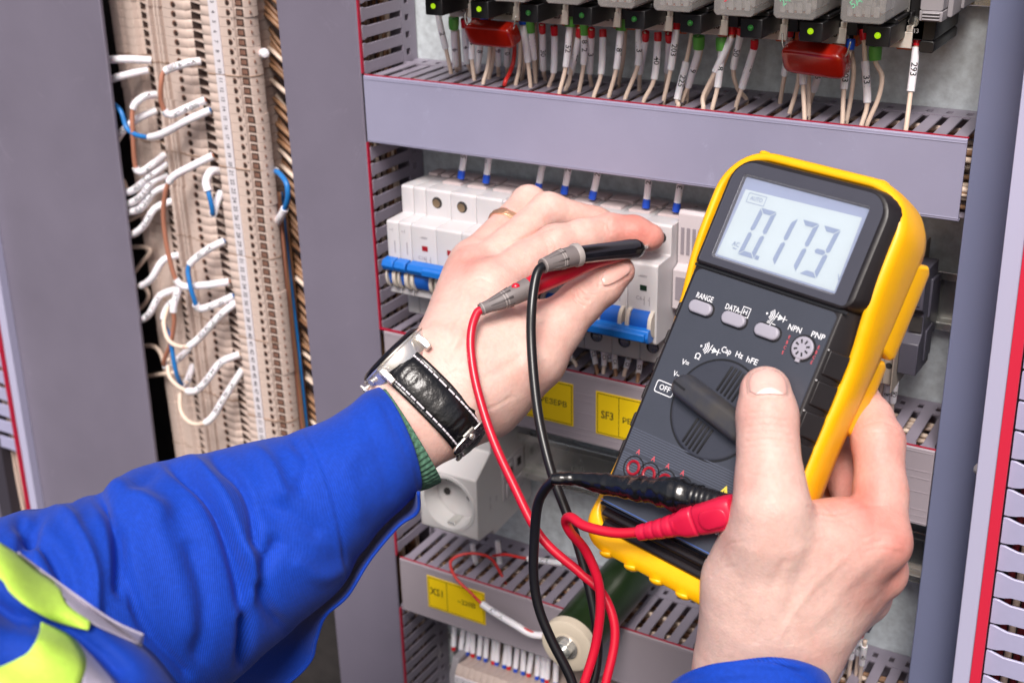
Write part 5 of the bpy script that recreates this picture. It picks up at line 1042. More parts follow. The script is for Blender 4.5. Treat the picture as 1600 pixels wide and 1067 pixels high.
# ------------------------------------------------------------------ signed-distance modelling of the hands
class SDF:
    def __init__(s, lo, hi, h):
        s.lo = np.array(lo, float); s.h = h; s.n = np.ceil((np.array(hi)-s.lo)/h).astype(int)+1
        s.F = np.full(tuple(s.n), 12., np.float32)
    def prim(s, a, b, r0, r1, k=4., flat=None):
        """tapered capsule merged with a smooth union; flat=(direction, factor) thins it along a direction"""
        a = np.asarray(a, float); b = np.asarray(b, float); m_ = max(r0, r1)+k+5
        i0 = np.maximum(((np.minimum(a, b)-m_-s.lo)/s.h).astype(int), 0); i1 = np.minimum(((np.maximum(a, b)+m_-s.lo)/s.h).astype(int)+2, s.n)
        if np.any(i1 <= i0): return
        ax = [(s.lo[k_]+s.h*np.arange(i0[k_], i1[k_])).astype(np.float32) for k_ in range(3)]
        X, Y, Z = np.meshgrid(*ax, indexing='ij')
        d = b-a; L = max(d@d, 1e-9)
        t = np.clip(((X-a[0])*d[0]+(Y-a[1])*d[1]+(Z-a[2])*d[2])/L, 0, 1)
        ex, ey, ez = X-a[0]-t*d[0], Y-a[1]-t*d[1], Z-a[2]-t*d[2]
        q2 = ex*ex+ey*ey+ez*ez
        r = r0+(r1-r0)*t
        if flat is not None:
            u, f_ = flat; u = _n(np.asarray(u)); c = ex*u[0]+ey*u[1]+ez*u[2]; q2 = q2+c*c*(f_*f_-1)
            D = np.sqrt(q2)-r; D = D/np.where(D > 0, 1., 1.)
        else: D = np.sqrt(q2)-r
        sl = tuple(slice(i0[k_], i1[k_]) for k_ in range(3)); A = s.F[sl]
        hh = np.clip(k-np.abs(A-D), 0, None)/k
        s.F[sl] = np.minimum(A, D)-hh*hh*k*.25
    def chain(s, P, R, k=4., flat=None):
        for i in range(len(P)-1): s.prim(P[i], P[i+1], R[i], R[i+1], k, flat)
    def carve(s, a, b, r0, r1, k=2.):
        a = np.asarray(a, float); b = np.asarray(b, float); m_ = max(r0, r1)+k+5
        i0 = np.maximum(((np.minimum(a, b)-m_-s.lo)/s.h).astype(int), 0); i1 = np.minimum(((np.maximum(a, b)+m_-s.lo)/s.h).astype(int)+2, s.n)
        if np.any(i1 <= i0): return
        ax = [(s.lo[k_]+s.h*np.arange(i0[k_], i1[k_])).astype(np.float32) for k_ in range(3)]; X, Y, Z = np.meshgrid(*ax, indexing='ij'); d = b-a; L = max(d@d, 1e-9)
        t = np.clip(((X-a[0])*d[0]+(Y-a[1])*d[1]+(Z-a[2])*d[2])/L, 0, 1)
        D = -(np.sqrt((X-a[0]-t*d[0])**2+(Y-a[1]-t*d[1])**2+(Z-a[2]-t*d[2])**2)-(r0+(r1-r0)*t))
        sl = tuple(slice(i0[k_], i1[k_]) for k_ in range(3)); A = s.F[sl]; hh = np.clip(k-np.abs(A-D), 0, None)/k
        s.F[sl] = np.maximum(A, D)+hh*hh*k*.25
    def blur(s, n=1):
        for _ in range(n):
            for ax in range(3):
                s.F = (np.roll(s.F, 1, ax)+2*s.F+np.roll(s.F, -1, ax))/4
    def mesh(s):
        F_ = s.F; S = F_ < 0; n = np.array(F_.shape)-1
        c = np.zeros(n, np.int8)
        for i in (0, 1):
            for j in (0, 1):
                for k in (0, 1): c += S[i:n[0]+i, j:n[1]+j, k:n[2]+k]
        act = (c > 0) & (c < 8); idx = np.argwhere(act); ids = np.full(n, -1, np.int64); ids[act] = np.arange(len(idx))
        acc = np.zeros((len(idx), 3)); cnt_ = np.zeros(len(idx)); x, y, z = idx.T
        E_ = [((i, j, k), (i+a, j+b_, k+c_)) for (a, b_, c_) in ((1, 0, 0), (0, 1, 0), (0, 0, 1)) for i in (0, 1) for j in (0, 1) for k in (0, 1) if (i+a < 2 and j+b_ < 2 and k+c_ < 2)]
        for p, q in E_:
            v0 = F_[x+p[0], y+p[1], z+p[2]]; v1 = F_[x+q[0], y+q[1], z+q[2]]; m_ = (v0 < 0) != (v1 < 0); t = np.where(m_, v0/(v0-v1+1e-12), 0)
            for a in range(3): acc[:, a] += np.where(m_, p[a]+(q[a]-p[a])*t, 0)
            cnt_ += m_
        V = (idx+acc/cnt_[:, None])*s.h+s.lo; Q = []
        for ax in range(3):
            o1, o2 = [(1, 2), (2, 0), (0, 1)][ax]
            a0 = [slice(0, -1)]*3; sl0 = [slice(None)]*3; sl1 = [slice(None)]*3
            sl0[ax] = slice(0, -1); sl1[ax] = slice(1, None)
            ch = S[tuple(sl0)] != S[tuple(sl1)]; P_ = np.argwhere(ch); neg = S[tuple(sl0)][ch]
            ok = (P_[:, o1] > 0) & (P_[:, o2] > 0) & (P_[:, o1] < n[o1]) & (P_[:, o2] < n[o2]) & (P_[:, ax] < n[ax]); P_ = P_[ok]; neg = neg[ok]
            def gid(d1, d2): q = P_.copy(); q[:, o1] -= d1; q[:, o2] -= d2; return ids[q[:, 0], q[:, 1], q[:, 2]]
            f = np.stack([gid(1, 1), gid(0, 1), gid(0, 0), gid(1, 0)], 1); f[~neg] = f[~neg][:, ::-1]; Q.append(f)
        return V, np.vstack(Q)
def vnormals(V, Q):
    n = np.cross(V[Q[:, 2]]-V[Q[:, 0]], V[Q[:, 3]]-V[Q[:, 1]]); N = np.zeros_like(V)
    for k in range(4): np.add.at(N, Q[:, k], n)
    return N/(np.linalg.norm(N, axis=1)[:, None]+1e-12)
def polydist(P2, poly):
    d = np.full(len(P2), 1e9); poly = np.asarray(poly, float)
    for a, b in zip(poly[:-1], poly[1:]):
        v = b-a; t = np.clip(((P2-a)@v)/(v@v+1e-9), 0, 1); d = np.minimum(d, np.linalg.norm(P2-a-t[:, None]*v, axis=1))
    return d
def sculpt(V, Q, strokes):
    """push front-facing skin along its normal near drawn strokes: (pixel polyline, width px, depth mm)"""
    N = vnormals(V, Q); pp = proj(V); view = CAMP-V; view /= np.linalg.norm(view, axis=1)[:, None]; fr = np.clip(np.sum(N*view, 1)*2, 0, 1)
    zf = pp[:, 2]
    for st in strokes:
        poly, wd_, am = st[:3]; zr = st[3] if len(st) > 3 else None
        d = polydist(pp[:, :2], smooth2(poly)); k = np.exp(-(d/wd_)**2)*fr
        if zr is not None: k = k*(np.abs(zf-zr) < 22)
        V = V+N*(k*am)[:, None]
    return V
def smooth2(poly):
    return np.array([q[:2] for q in smooth([np.array([*p, 0.]) for p in poly], 6)]) if len(poly) > 2 else np.array(poly, float)
def mesh_obj(name, V, Q, mats, parent, col=None, sm=True, uv=None):
    po = org_of(parent); me = bpy.data.meshes.new(name)
    me.vertices.add(len(V)); me.vertices.foreach_set('co', ((V-po)*MM).astype(np.float32).ravel())
    me.loops.add(Q.size); me.loops.foreach_set('vertex_index', Q.ravel().astype(np.int32))
    me.polygons.add(len(Q)); me.polygons.foreach_set('loop_start', np.arange(0, Q.size, 4, dtype=np.int32)); me.polygons.foreach_set('loop_total', np.full(len(Q), 4, np.int32))
    me.update(calc_edges=True); me.polygons.foreach_set('use_smooth', [True]*len(Q)); me.materials.append(mats)
    if uv is not None:
        l = me.uv_layers.new(name='uv'); l.data.foreach_set('uv', uv[Q.ravel()].astype(np.float32).ravel())
    if col is not None:
        a = me.color_attributes.new('blush', 'FLOAT_COLOR', 'POINT'); a.data.foreach_set('color', np.c_[col, col, col, np.ones(len(col))].astype(np.float32).ravel())
    o = bpy.data.objects.new(name, me); COL.objects.link(o); o.parent = parent; return o
# skin
def skin_mat(name, base, red, veins=.35):
    M = bpy.data.materials.new(name); M.use_nodes = True; t = M.node_tree; b = t.nodes['Principled BSDF']; N = t.nodes.new; Lk = t.links.new
    b.inputs['Roughness'].default_value = .48; b.inputs['Specular IOR Level'].default_value = .38
    b.inputs['Subsurface Weight'].default_value = .35; b.inputs['Subsurface Radius'].default_value = (1, .36, .2); b.inputs['Subsurface Scale'].default_value = .0035
    tc = N('ShaderNodeTexCoord'); at = N('ShaderNodeAttribute'); at.attribute_name = 'blush'
    n1 = N('ShaderNodeTexNoise'); n1.inputs['Scale'].default_value = 55; n1.inputs['Detail'].default_value = 5; Lk(tc.outputs['Object'], n1.inputs['Vector'])
    n2 = N('ShaderNodeTexNoise'); n2.inputs['Scale'].default_value = 420; n2.inputs['Detail'].default_value = 5; Lk(tc.outputs['Object'], n2.inputs['Vector'])
    ad = N('ShaderNodeMath'); ad.operation = 'MULTIPLY_ADD'; Lk(n1.outputs['Fac'], ad.inputs[0]); ad.inputs[1].default_value = 1.1; ad.inputs[2].default_value = -.42
    a2 = N('ShaderNodeMath'); a2.operation = 'ADD'; a2.use_clamp = True; Lk(ad.outputs[0], a2.inputs[0]); Lk(at.outputs['Fac'], a2.inputs[1])
    mx = N('ShaderNodeMix'); mx.data_type = 'RGBA'; Lk(a2.outputs[0], mx.inputs[0]); mx.inputs[6].default_value = (*lin(base), 1); mx.inputs[7].default_value = (*lin(red), 1)
    m2 = N('ShaderNodeMix'); m2.data_type = 'RGBA'; m2.blend_type = 'MULTIPLY'; m2.inputs[0].default_value = .22; Lk(mx.outputs[2], m2.inputs[6]); 
    mr = N('ShaderNodeMapRange'); mr.inputs[1].default_value = .35; mr.inputs[2].default_value = .62; mr.inputs[3].default_value = .7; Lk(n2.outputs['Fac'], mr.inputs[0]); Lk(mr.outputs[0], m2.inputs[7]); Lk(m2.outputs[2], b.inputs['Base Color'])
    vo = N('ShaderNodeTexVoronoi'); vo.inputs['Scale'].default_value = 900; Lk(tc.outputs['Object'], vo.inputs['Vector'])
    b1 = N('ShaderNodeBump'); b1.inputs['Distance'].default_value = .00011; b1.inputs['Strength'].default_value = .8; Lk(vo.outputs['Distance'], b1.inputs['Height'])
    n3 = N('ShaderNodeTexNoise'); n3.inputs['Scale'].default_value = 170; n3.inputs['Detail'].default_value = 4; Lk(tc.outputs['Object'], n3.inputs['Vector'])
    b2 = N('ShaderNodeBump'); b2.inputs['Distance'].default_value = .0006; b2.inputs['Strength'].default_value = .7; Lk(n3.outputs['Fac'], b2.inputs['Height']); Lk(b1.outputs[0], b2.inputs['Normal']); Lk(b2.outputs[0], b.inputs['Normal'])
    r_ = N('ShaderNodeMapRange'); r_.inputs[3].default_value = .4; r_.inputs[4].default_value = .62; Lk(n3.outputs['Fac'], r_.inputs[0]); Lk(r_.outputs[0], b.inputs['Roughness'])
    MATS[name] = M; return M
skin = skin_mat('skin', (220, 184, 173), (203, 126, 115))
nail_m = mat('fingernail', (226, 178, 168), .24, sss=.3, coat=.35, var=.05, vs=200); lun_m = mat('nail_lunula', (236, 208, 200), .28, sss=.3, coat=.3)
person = thing('person', 'person in blue hi-vis work jacket holding a multimeter and touching a breaker with probes', 'person', cam(300, 1100, 560))
def nail(sd_, V, Q, parent, outline, up=.32, mat_=nail_m, name='nail', zr=None, bulge=.35, ns=26):
    """nail plate laid on the skin: outline in pixels, projected on the nearest front-facing skin"""
    N = vnormals(V, Q); view = CAMP-V; view /= np.linalg.norm(view, axis=1)[:, None]; fr = np.sum(N*view, 1) > .15; pp = proj(V)
    c = np.mean(outline, 0); m_ = fr & (np.linalg.norm(pp[:, :2]-c, axis=1) < 75)
    if zr: m_ &= np.abs(pp[:, 2]-zr) < 25
    px, zz, VV = pp[m_][:, :2], pp[m_][:, 2], V[m_]
    def hit(p):
        d = np.sum((px-p)**2, 1); i = np.argsort(d)[:14]; w_ = 1/(d[i]+.5); return np.sum(zz[i]*w_)/np.sum(w_)
    O = smooth2(list(outline)+[outline[0]])[:-1]; k = len(O); R_ = [0, .3, .6, .85, 1.]; G = []
    for r in R_:
        row = []
        for o_ in O:
            p = c+(o_-c)*r; z_ = hit(p); row.append(cam(p[0], p[1], z_-up-bulge*(1-r**4)))
        G.append(row)
    G.append([cam(*(c+(o_-c)*1.01), hit(c+(o_-c)*1.01)+.8) for o_ in O])
    b = MB(); b.grid(np.array(G), closev=True); return obj(name, b, mat_, parent, sm=True, fix=True)
def blobs(V, L_):
    c = np.zeros(len(V))
    for (p, r, a) in L_: c += a*np.exp(-(np.linalg.norm(V-np.asarray(p), axis=1)/r)**2)
    return np.clip(c, -1, 1)
H_RES = .72
# ---- left hand
C_ = cam
wrA = _n(cam(747, 554, 674)-cam(672, 628, 666))          # hand direction at the wrist
Wc = cam(672, 628, 664)                                   # wrist centre
Ws = cam(672+70, 628+78, 664)-Wc; Ws = _n(Ws-wrA*(Ws@wrA)); Wd = _n(np.cross(wrA, Ws))
if Wd@FWD < 0: Wd = -Wd
imcp, ipip, idip, itip = C_(768, 446, 692), C_(868, 384, 712), C_(952, 362, 722), C_(1016, 371, 722)
mmcp, mpip, mdip, mtip = C_(748, 428, 708), C_(856, 330, 738), C_(930, 350, 748), C_(990, 372, 748)
rmcp, rpip, rdip = C_(742, 408, 722), C_(826, 318, 756), C_(880, 345, 770)
tmc, tmcp, tip_, ttip = C_(712, 640, 668), C_(838, 556, 672), C_(905, 474, 686), C_(968, 424, 694)
pts_all = np.array([imcp, itip, mpip, mtip, rpip, rdip, tmc, tmcp, ttip, Wc-wrA*60])
S1 = SDF(pts_all.min(0)-36, pts_all.max(0)+36, H_RES)
fore = Wc-wrA*46
S1.prim(fore, Wc, 25.5, 26.4, 6, (Wd, 1.4)); S1.prim(Wc, Wc+wrA*24, 26.4, 27, 10, (Wd, 1.42))
# metacarpal fan
for (m_, r0, r1, k, off) in ((imcp, 15, 12.2, 12, 12), (mmcp, 15, 12.4, 12, 4), (rmcp, 15, 12, 12, -6), (C_(742, 402, 738), 14, 11, 12, -14)):
    base = Wc+wrA*22+Ws*(off if off > -20 else 0)
    S1.prim(base, m_, r0, r1, k)
S1.prim(C_(760, 560, 690), C_(790, 478, 702), 17, 15, 14)     # palm mass behind the thumb web
S1.prim(C_(745, 520, 684), C_(762, 462, 690), 16, 14, 12)
S1.prim(tmc, tmcp, 19, 14.5, 14); S1.prim(C_(735, 600, 672), C_(805, 540, 680), 20, 17, 14)
S1.prim(C_(770, 640, 676), C_(832, 570, 676), 13, 12, 12)      # thenar edge down to the wrist
S1.chain([tmcp, C_(872, 514, 678), tip_], [14.6, 12.2, 12.0], 6); S1.chain([tip_, C_(940, 446, 690), ttip], [11.6, 10.8, 8.4], 4)
S1.prim(C_(806, 520, 688), C_(850, 500, 690), 9, 9, 12)        # web
F1 = SDF(S1.lo, S1.lo+S1.h*(S1.n-1), H_RES); F1.n = S1.n; F1.F = np.full(tuple(S1.n), 12., np.float32)
def finger(S, P, R, k=5, k2=3.):
    """a finger in its own field so neighbours crease instead of melting, then joined tightly"""
    T = SDF.__new__(SDF); T.lo, T.h, T.n = S.lo, S.h, S.n; T.F = np.full(tuple(S.n), 12., np.float32)
    T.chain(P, R, k); A, D = S.F, T.F; hh = np.clip(k2-np.abs(A-D), 0, None)/k2; S.F = np.minimum(A, D)-hh*hh*k2*.25
finger(S1, [rmcp, rpip, rdip], [11.6, 10.2, 8.6], 4, 2.5)
finger(S1, [C_(742, 402, 738), C_(812, 340, 772), C_(850, 370, 786)], [10.5, 9, 8], 4, 2.5)
finger(S1, [C_(746, 440, 706), mmcp, mpip, mdip, mtip], [13, 12.2, 10.4, 9.4, 7.8], 4, 2.2)
finger(S1, [C_(762, 470, 692), imcp, C_(820, 412, 703), ipip, C_(912, 372, 718), idip, C_(990, 364, 723), itip], [14, 12.4, 11.6, 11.4, 10.2, 9.8, 9.3, 7.8], 4, 2.4)
S1.blur(2)
V, Q = S1.mesh()
V = sculpt(V, Q, [([(952, 342), (950, 352), (954, 364)], 2.2, -.5, 715), ([(946, 340), (958, 345)], 6, .5), ([(893, 455), (900, 470), (912, 478)], 2.2, -.95), ([(899, 451), (908, 465), (920, 470)], 2.0, -.8), ([(905, 448), (916, 458), (928, 461)], 1.8, -.6),
    ([(727, 512), (742, 470), (760, 440)], 10, -.6), ([(738, 428), (770, 402), (800, 385)], 9, .5), ([(700, 560), (722, 510), (735, 470)], 6, .5), ([(715, 640), (760, 640), (800, 620)], 3, -.3), ([(690, 590), (712, 580), (724, 560)], 3, -.2), ([(866, 372), (876, 366)], 9, .5),
    ([(936, 446), (934, 432), (944, 416), (960, 405), (978, 403)], 2.2, -.45), ([(936, 447), (950, 449), (966, 443), (982, 432)], 2.0, -.35), ([(800, 470), (815, 490), (845, 500)], 6, -1.0), ([(862, 560), (850, 545)], 10, .3), ([(946, 344), (944, 356), (948, 368)], 1.6, -.3), ([(862, 372), (868, 384), (866, 398)], 2, -.25), ([(852, 378), (857, 390), (855, 402)], 1.8, -.2), ([(735, 440), (750, 434), (765, 440)], 2.2, -.2), ([(728, 452), (745, 446), (760, 452)], 2.2, -.2), ([(712, 540), (736, 500), (752, 466)], 5, .55), ([(700, 520), (716, 480), (724, 448)], 5, .45), ([(760, 590), (790, 575), (812, 556)], 9, -.5), ([(820, 486), (838, 470), (862, 462)], 3, -.5), ([(690, 650), (720, 664), (760, 668)], 2.2, -.35), ([(846, 338), (856, 332)], 7, .5), ([(790, 388), (830, 368), (862, 356)], 4, -.7), ([(782, 352), (806, 334), (828, 322)], 4, -.4)])
bl = blobs(V, [(itip, 22, .75), (C_(975, 345, 716), 12, .4), (C_(722, 400, 700), 14, .5), (C_(752, 424, 690), 11, .35), (ipip, 10, .25), (ttip, 14, .35), (tip_, 12, .3), (C_(800, 500, 690), 20, .4), (C_(780, 350, 740), 16, .2), (Wc+wrA*40, 26, -.35)])
lh = mesh_obj('hand', V, Q, skin, person, bl); lh['label'] = 'left hand pinching the two probes against the breaker'
nail(S1, V, Q, lh, [(939, 437), (944, 424), (957, 412), (972, 409), (984, 414), (985, 424), (972, 435), (955, 444), (944, 446)], zr=682, up=.5)
b = MB(); 
# mole and ring
q = cam(770, 607, 640); 
rp = rmcp*.42+rpip*.58; ra = _n(rpip-rmcp)
tr_ring = MB(); G = []
u_ = _n(np.cross(ra, UP)); v_ = np.cross(ra, u_); RR = 11.3
for x in np.linspace(0, 2*math.pi, 48, endpoint=False):
    d = u_*math.cos(x)+v_*math.sin(x); wv = 2.6+.5*math.sin(8*x); G.append([rp+d*(RR-.9)-ra*wv, rp+d*(RR+.2)-ra*wv, rp+d*(RR+.9+.25*math.sin(16*x)), rp+d*(RR+.2)+ra*wv, rp+d*(RR-.9)+ra*wv])
tr_ring.grid(np.array(G), closeu=True, closev=True)
tag(obj('ring', tr_ring, mat('rose_gold', (240, 186, 150), .32, metal=.85, var=.15, vs=400, bump=.5, bs=700), None, sm=45, at=rp), 'patterned rose gold ring on the left ring finger', 'ring')
# ---- right hand
t0, t1, t2, t3 = C_(1196, 612, 540), C_(1200, 690, 533), C_(1206, 790, 526), C_(1180, 940, 545)
im, ip, id_, it_ = C_(1374, 846, 540), C_(1372, 690, 556), C_(1338, 626, 576), C_(1280, 590, 590)
m2, p2, d2_, e2 = C_(1374, 892, 556), C_(1330, 745, 584), C_(1300, 690, 596), C_(1250, 660, 602)
m3, p3, e3 = C_(1350, 930, 574), C_(1300, 800, 602), C_(1250, 740, 606)
wR = C_(1196, 1030, 560); fR = C_(1160, 1160, 570)
pts_all = np.array([t0, t3, im, id_, e2, m2, m3, wR, fR, e3])
S2 = SDF(pts_all.min(0)-34, pts_all.max(0)+34, H_RES)
hx = RC@np.array([1., 0, 0])
S2.prim(fR, wR, 29, 28.5, 6, (FWD, 1.25)); S2.prim(wR, C_(1215, 960, 553), 28.5, 30, 10, (FWD, 1.3))
S2.prim(C_(1180, 950, 550), C_(1200, 830, 532), 19.5, 15.5, 14)      # thumb metacarpal
S2.prim(C_(1240, 970, 556), C_(1362, 852, 545), 21, 13.2, 14)        # index metacarpal
S2.prim(C_(1245, 980, 566), C_(1366, 893, 560), 20, 12.6, 12)
S2.prim(C_(1240, 985, 578), C_(1345, 930, 576), 19, 12.5, 12)
S2.prim(C_(1225, 900, 545), C_(1300, 850, 541), 19, 15, 16)
S2.prim(C_(1235, 850, 536), C_(1320, 835, 542), 11.5, 11.5, 14)      # web between thumb and index
S2.prim(C_(1150, 900, 548), C_(1172, 860, 540), 12, 11, 12)
S2.chain([C_(1203, 830, 530), t2, C_(1202, 740, 530), t1], [15.6, 13.4, 11.8, 12.0], 8); S2.chain([t1, C_(1199, 650, 536), t0], [12.0, 12.3, 10.8], 4)
finger(S2, [m3, p3, e3], [11.5, 10, 8.5], 4, 2.5)
finger(S2, [m2, p2, d2_, e2], [12.2, 10.6, 9.6, 8.5], 4, 2.4)
finger(S2, [C_(1350, 862, 543), im, C_(1376, 770, 548), ip, C_(1358, 655, 566), id_, it_], [13.2, 12.8, 10.9, 10.8, 10, 9.6, 8.5], 4, 2.6)
S2.blur(2)
V, Q = S2.mesh()
V = sculpt(V, Q, [([(1168, 668), (1195, 664), (1230, 668)], 2.2, -.3), ([(1166, 678), (1200, 674), (1236, 680)], 2.2, -.35), ([(1168, 690), (1200, 686), (1236, 692)], 2.2, -.3), ([(1170, 656), (1198, 653), (1228, 657)], 1.8, -.2),
    ([(1262, 792), (1290, 802), (1325, 800)], 2.2, -.45), ([(1275, 806), (1300, 812), (1330, 808)], 2.2, -.3), ([(1290, 790), (1320, 815), (1345, 830)], 2.5, -.25), ([(1322, 790), (1345, 775), (1370, 770)], 2.2, -.25), ([(1315, 800), (1350, 790), (1385, 790)], 2, -.2),
    ([(1166, 614), (1165, 594), (1172, 578)], 2.4, -.4), ([(1234, 616), (1232, 594), (1224, 578)], 2.4, -.4), ([(1170, 619), (1184, 622), (1202, 620), (1222, 622), (1232, 618)], 2.0, -.4), ([(1290, 960), (1340, 900), (1395, 850)], 14, .7), ([(1180, 960), (1175, 880), (1190, 820)], 18, .6), ([(1230, 960), (1250, 900), (1275, 850)], 12, -.7), ([(1150, 780), (1160, 800)], 14, .4), ([(1162, 646), (1196, 643), (1236, 647)], 1.6, -.2), ([(1160, 700), (1200, 697), (1240, 702)], 2, -.2), ([(1168, 740), (1200, 744), (1238, 738)], 2.4, -.25), ([(1345, 665), (1375, 658), (1405, 668)], 2.2, -.3), ([(1350, 680), (1378, 674), (1408, 682)], 2, -.25), ([(1350, 840), (1380, 830), (1410, 838)], 2, -.25), ([(1352, 852), (1382, 844), (1412, 852)], 2, -.25), ([(1348, 862), (1380, 857), (1410, 864)], 1.8, -.2), ([(1270, 1000), (1320, 930), (1375, 880)], 10, -.3), ([(1215, 1000), (1260, 930), (1320, 870)], 6, .3), ([(1180, 1000), (1200, 930), (1225, 880)], 7, -.4), ([(1120, 870), (1140, 850), (1160, 846)], 2.4, -.3), ([(1112, 900), (1130, 888), (1150, 884)], 2.2, -.2), ([(1340, 600), (1365, 620), (1395, 640)], 8, .3)])
bl = blobs(V, [(t0, 14, .25), (im, 22, .5), (C_(1330, 810, 540), 22, .45), (t1, 13, .25), (ip, 22, .4), (p2, 24, .55), (C_(1165, 790, 520), 18, .3), (m2, 20, .5), (C_(1212, 925, 530), 5, .35), (C_(1265, 952, 535), 5, .3), (C_(1150, 950, 530), 34, -.3), (t2, 16, -.2)])
rh = mesh_obj('hand', V, Q, skin, person, bl); rh['label'] = 'right hand gripping the multimeter, thumb beside the dial'
nail(S2, V, Q, rh, [(1171, 612), (1170, 596), (1176, 583), (1190, 576), (1205, 576), (1220, 583), (1228, 596), (1230, 614), (1220, 617), (1200, 612), (1184, 616)], up=.3, bulge=.3)
nail(S2, V, Q, rh, [(1180, 616), (1190, 608), (1203, 605), (1215, 609), (1224, 616), (1203, 615)], up=.75, bulge=.15, mat_=lun_m, name='nail_lunula')
# ------------------------------------------------------------------ clothing
def fabric(name, col, rough=.75, tw=330, bump=.10, var=.06, sheen=.25, rot=.6, uvm=False):
    M = bpy.data.materials.new(name); M.use_nodes = True; t = M.node_tree; b = t.nodes['Principled BSDF']; N = t.nodes.new; Lk = t.links.new
    c = lin(col); b.inputs['Roughness'].default_value = rough; b.inputs['Sheen Weight'].default_value = sheen*.3; b.inputs['Sheen Roughness'].default_value = .5; b.inputs['Specular IOR Level'].default_value = .25
    tc = N('ShaderNodeTexCoord'); mp = N('ShaderNodeMapping'); mp.inputs['Rotation'].default_value = (0, 0, .95) if uvm else (0, rot, .9); Lk(tc.outputs['UV' if uvm else 'Object'], mp.inputs[0])
    wv = N('ShaderNodeTexWave'); wv.inputs['Scale'].default_value = tw; wv.inputs['Distortion'].default_value = .25 if uvm else 1.2; wv.inputs['Detail'].default_value = 2; wv.inputs['Detail Scale'].default_value = 1.5; Lk(mp.outputs[0], wv.inputs[0])
    n = N('ShaderNodeTexNoise'); n.inputs['Scale'].default_value = 500; n.inputs['Detail'].default_value = 5; Lk(tc.outputs['Object'], n.inputs['Vector'])
    n2 = N('ShaderNodeTexNoise'); n2.inputs['Scale'].default_value = 25; n2.inputs['Detail'].default_value = 6; Lk(tc.outputs['Object'], n2.inputs['Vector'])
    ad = N('ShaderNodeMath'); ad.operation = 'MULTIPLY_ADD'; Lk(wv.outputs['Fac'], ad.inputs[0]); ad.inputs[1].default_value = .7; Lk(n.outputs['Fac'], ad.inputs[2])
    mx = N('ShaderNodeMix'); mx.data_type = 'RGBA'; mr = N('ShaderNodeMapRange'); mr.inputs[1].default_value = .5; mr.inputs[2].default_value = 1.4; Lk(ad.outputs[0], mr.inputs[0]); Lk(mr.outputs[0], mx.inputs[0])
    mx.inputs[6].default_value = (*[v*(1-var*2.2) for v in c], 1); mx.inputs[7].default_value = (*[min(1, v*(1+var*1.6)+.003) for v in c], 1)
    m2 = N('ShaderNodeMix'); m2.data_type = 'RGBA'; m2.blend_type = 'MULTIPLY'; m2.inputs[0].default_value = .18; Lk(mx.outputs[2], m2.inputs[6]); Lk(n2.outputs['Fac'], m2.inputs[7]); Lk(m2.outputs[2], b.inputs['Base Color'])
    bp = N('ShaderNodeBump'); bp.inputs['Distance'].default_value = bump*MM; bp.inputs['Strength'].default_value = 1; Lk(ad.outputs[0], bp.inputs['Height']); Lk(bp.outputs[0], b.inputs['Normal'])
    MATS[name] = M; return M
blue_f = fabric('blue_twill', (6, 66, 186), tw=230, uvm=True, bump=.13, var=.12); hiv = fabric('hi_vis_yellow', (204, 244, 92), .6, 500, .05); refl = fabric('reflective_grey', (176, 168, 186), .4, 700, .03); knit = fabric('green_knit', (84, 124, 102), .9, 260, .25, .12); stitch_m = mat('blue_thread', (20, 60, 170), .7)
def sleeve_rings(R_, na=22, nt=128):
    """R_: list of (top px, bottom px, depth z, half depth mm, shift px of the front along (sx,sy))"""
    A = np.array([[*r[0], *r[1], r[2], r[3], *r[4]] for r in R_], float); K = [A[0]*2-A[1]]+list(A)+[A[-1]*2-A[-2]]; out = []
    for i in range(1, len(K)-2):
        a, b, c, d = K[i-1:i+3]
        for k in range(na):
            t = k/na; out.append(.5*((2*b)+(-a+c)*t+(2*a-5*b+4*c-d)*t*t+(-a+3*b-3*c+d)*t**3))
    out.append(A[-1]); G = []
    for q in out:
        T_, B_ = cam(q[0], q[1], q[4]), cam(q[2], q[3], q[4]); c = (T_+B_)/2; a = (T_-B_)/2; md = np.array([(q[0]+q[2])/2, (q[1]+q[3])/2]); sh = cam(md[0]+q[6], md[1]+q[7], q[4])-cam(*md, q[4])
        bb = -FWD*q[5]; bb = bb-_n(a)*(bb@_n(a))*0; row = []
        for x in np.linspace(0, 2*math.pi, nt, endpoint=False):
            cx, sx = math.cos(x), math.sin(x); e = .9; row.append(c+a*np.sign(cx)*abs(cx)**e+bb*np.sign(sx)*abs(sx)**e+sh*sx)
        G.append(row)
    return np.array(G)
def grid_quads(a, b_):
    i, j = np.meshgrid(np.arange(a-1), np.arange(b_), indexing='ij'); i = i.ravel(); j = j.ravel(); j2 = (j+1) % b_
    return np.stack([i*b_+j, i*b_+j2, (i+1)*b_+j2, (i+1)*b_+j], 1)
def orient(V, Q):
    N = vnormals(V, Q); pp = CAMP-V; f = np.sum(N*pp, 1); return Q if True else Q
sl = [((586, 606), (654, 770), 658, 30, (24, -14)), ((566, 616), (636, 786), 657, 33, (22, -12)), ((520, 650), (602, 818), 655, 37, (16, -8)), ((452, 676), (562, 868), 652, 42, (8, -4)), ((396, 690), (532, 920), 648, 47, (0, 0)), ((330, 704), (466, 975), 642, 52, (0, 0)),
      ((268, 716), (395, 1038), 634, 56, (0, 0)), ((205, 738), (318, 1102), 624, 60, (0, 0)), ((158, 768), (246, 1156), 614, 62, (0, 0)), ((112, 784), (176, 1208), 604, 64, (0, 0)), ((50, 797), (100, 1250), 594, 66, (0, 0)), ((-20, 812), (30, 1290), 584, 66, (0, 0)), ((-110, 835), (-60, 1330), 570, 66, (0, 0))]
G = sleeve_rings(sl)
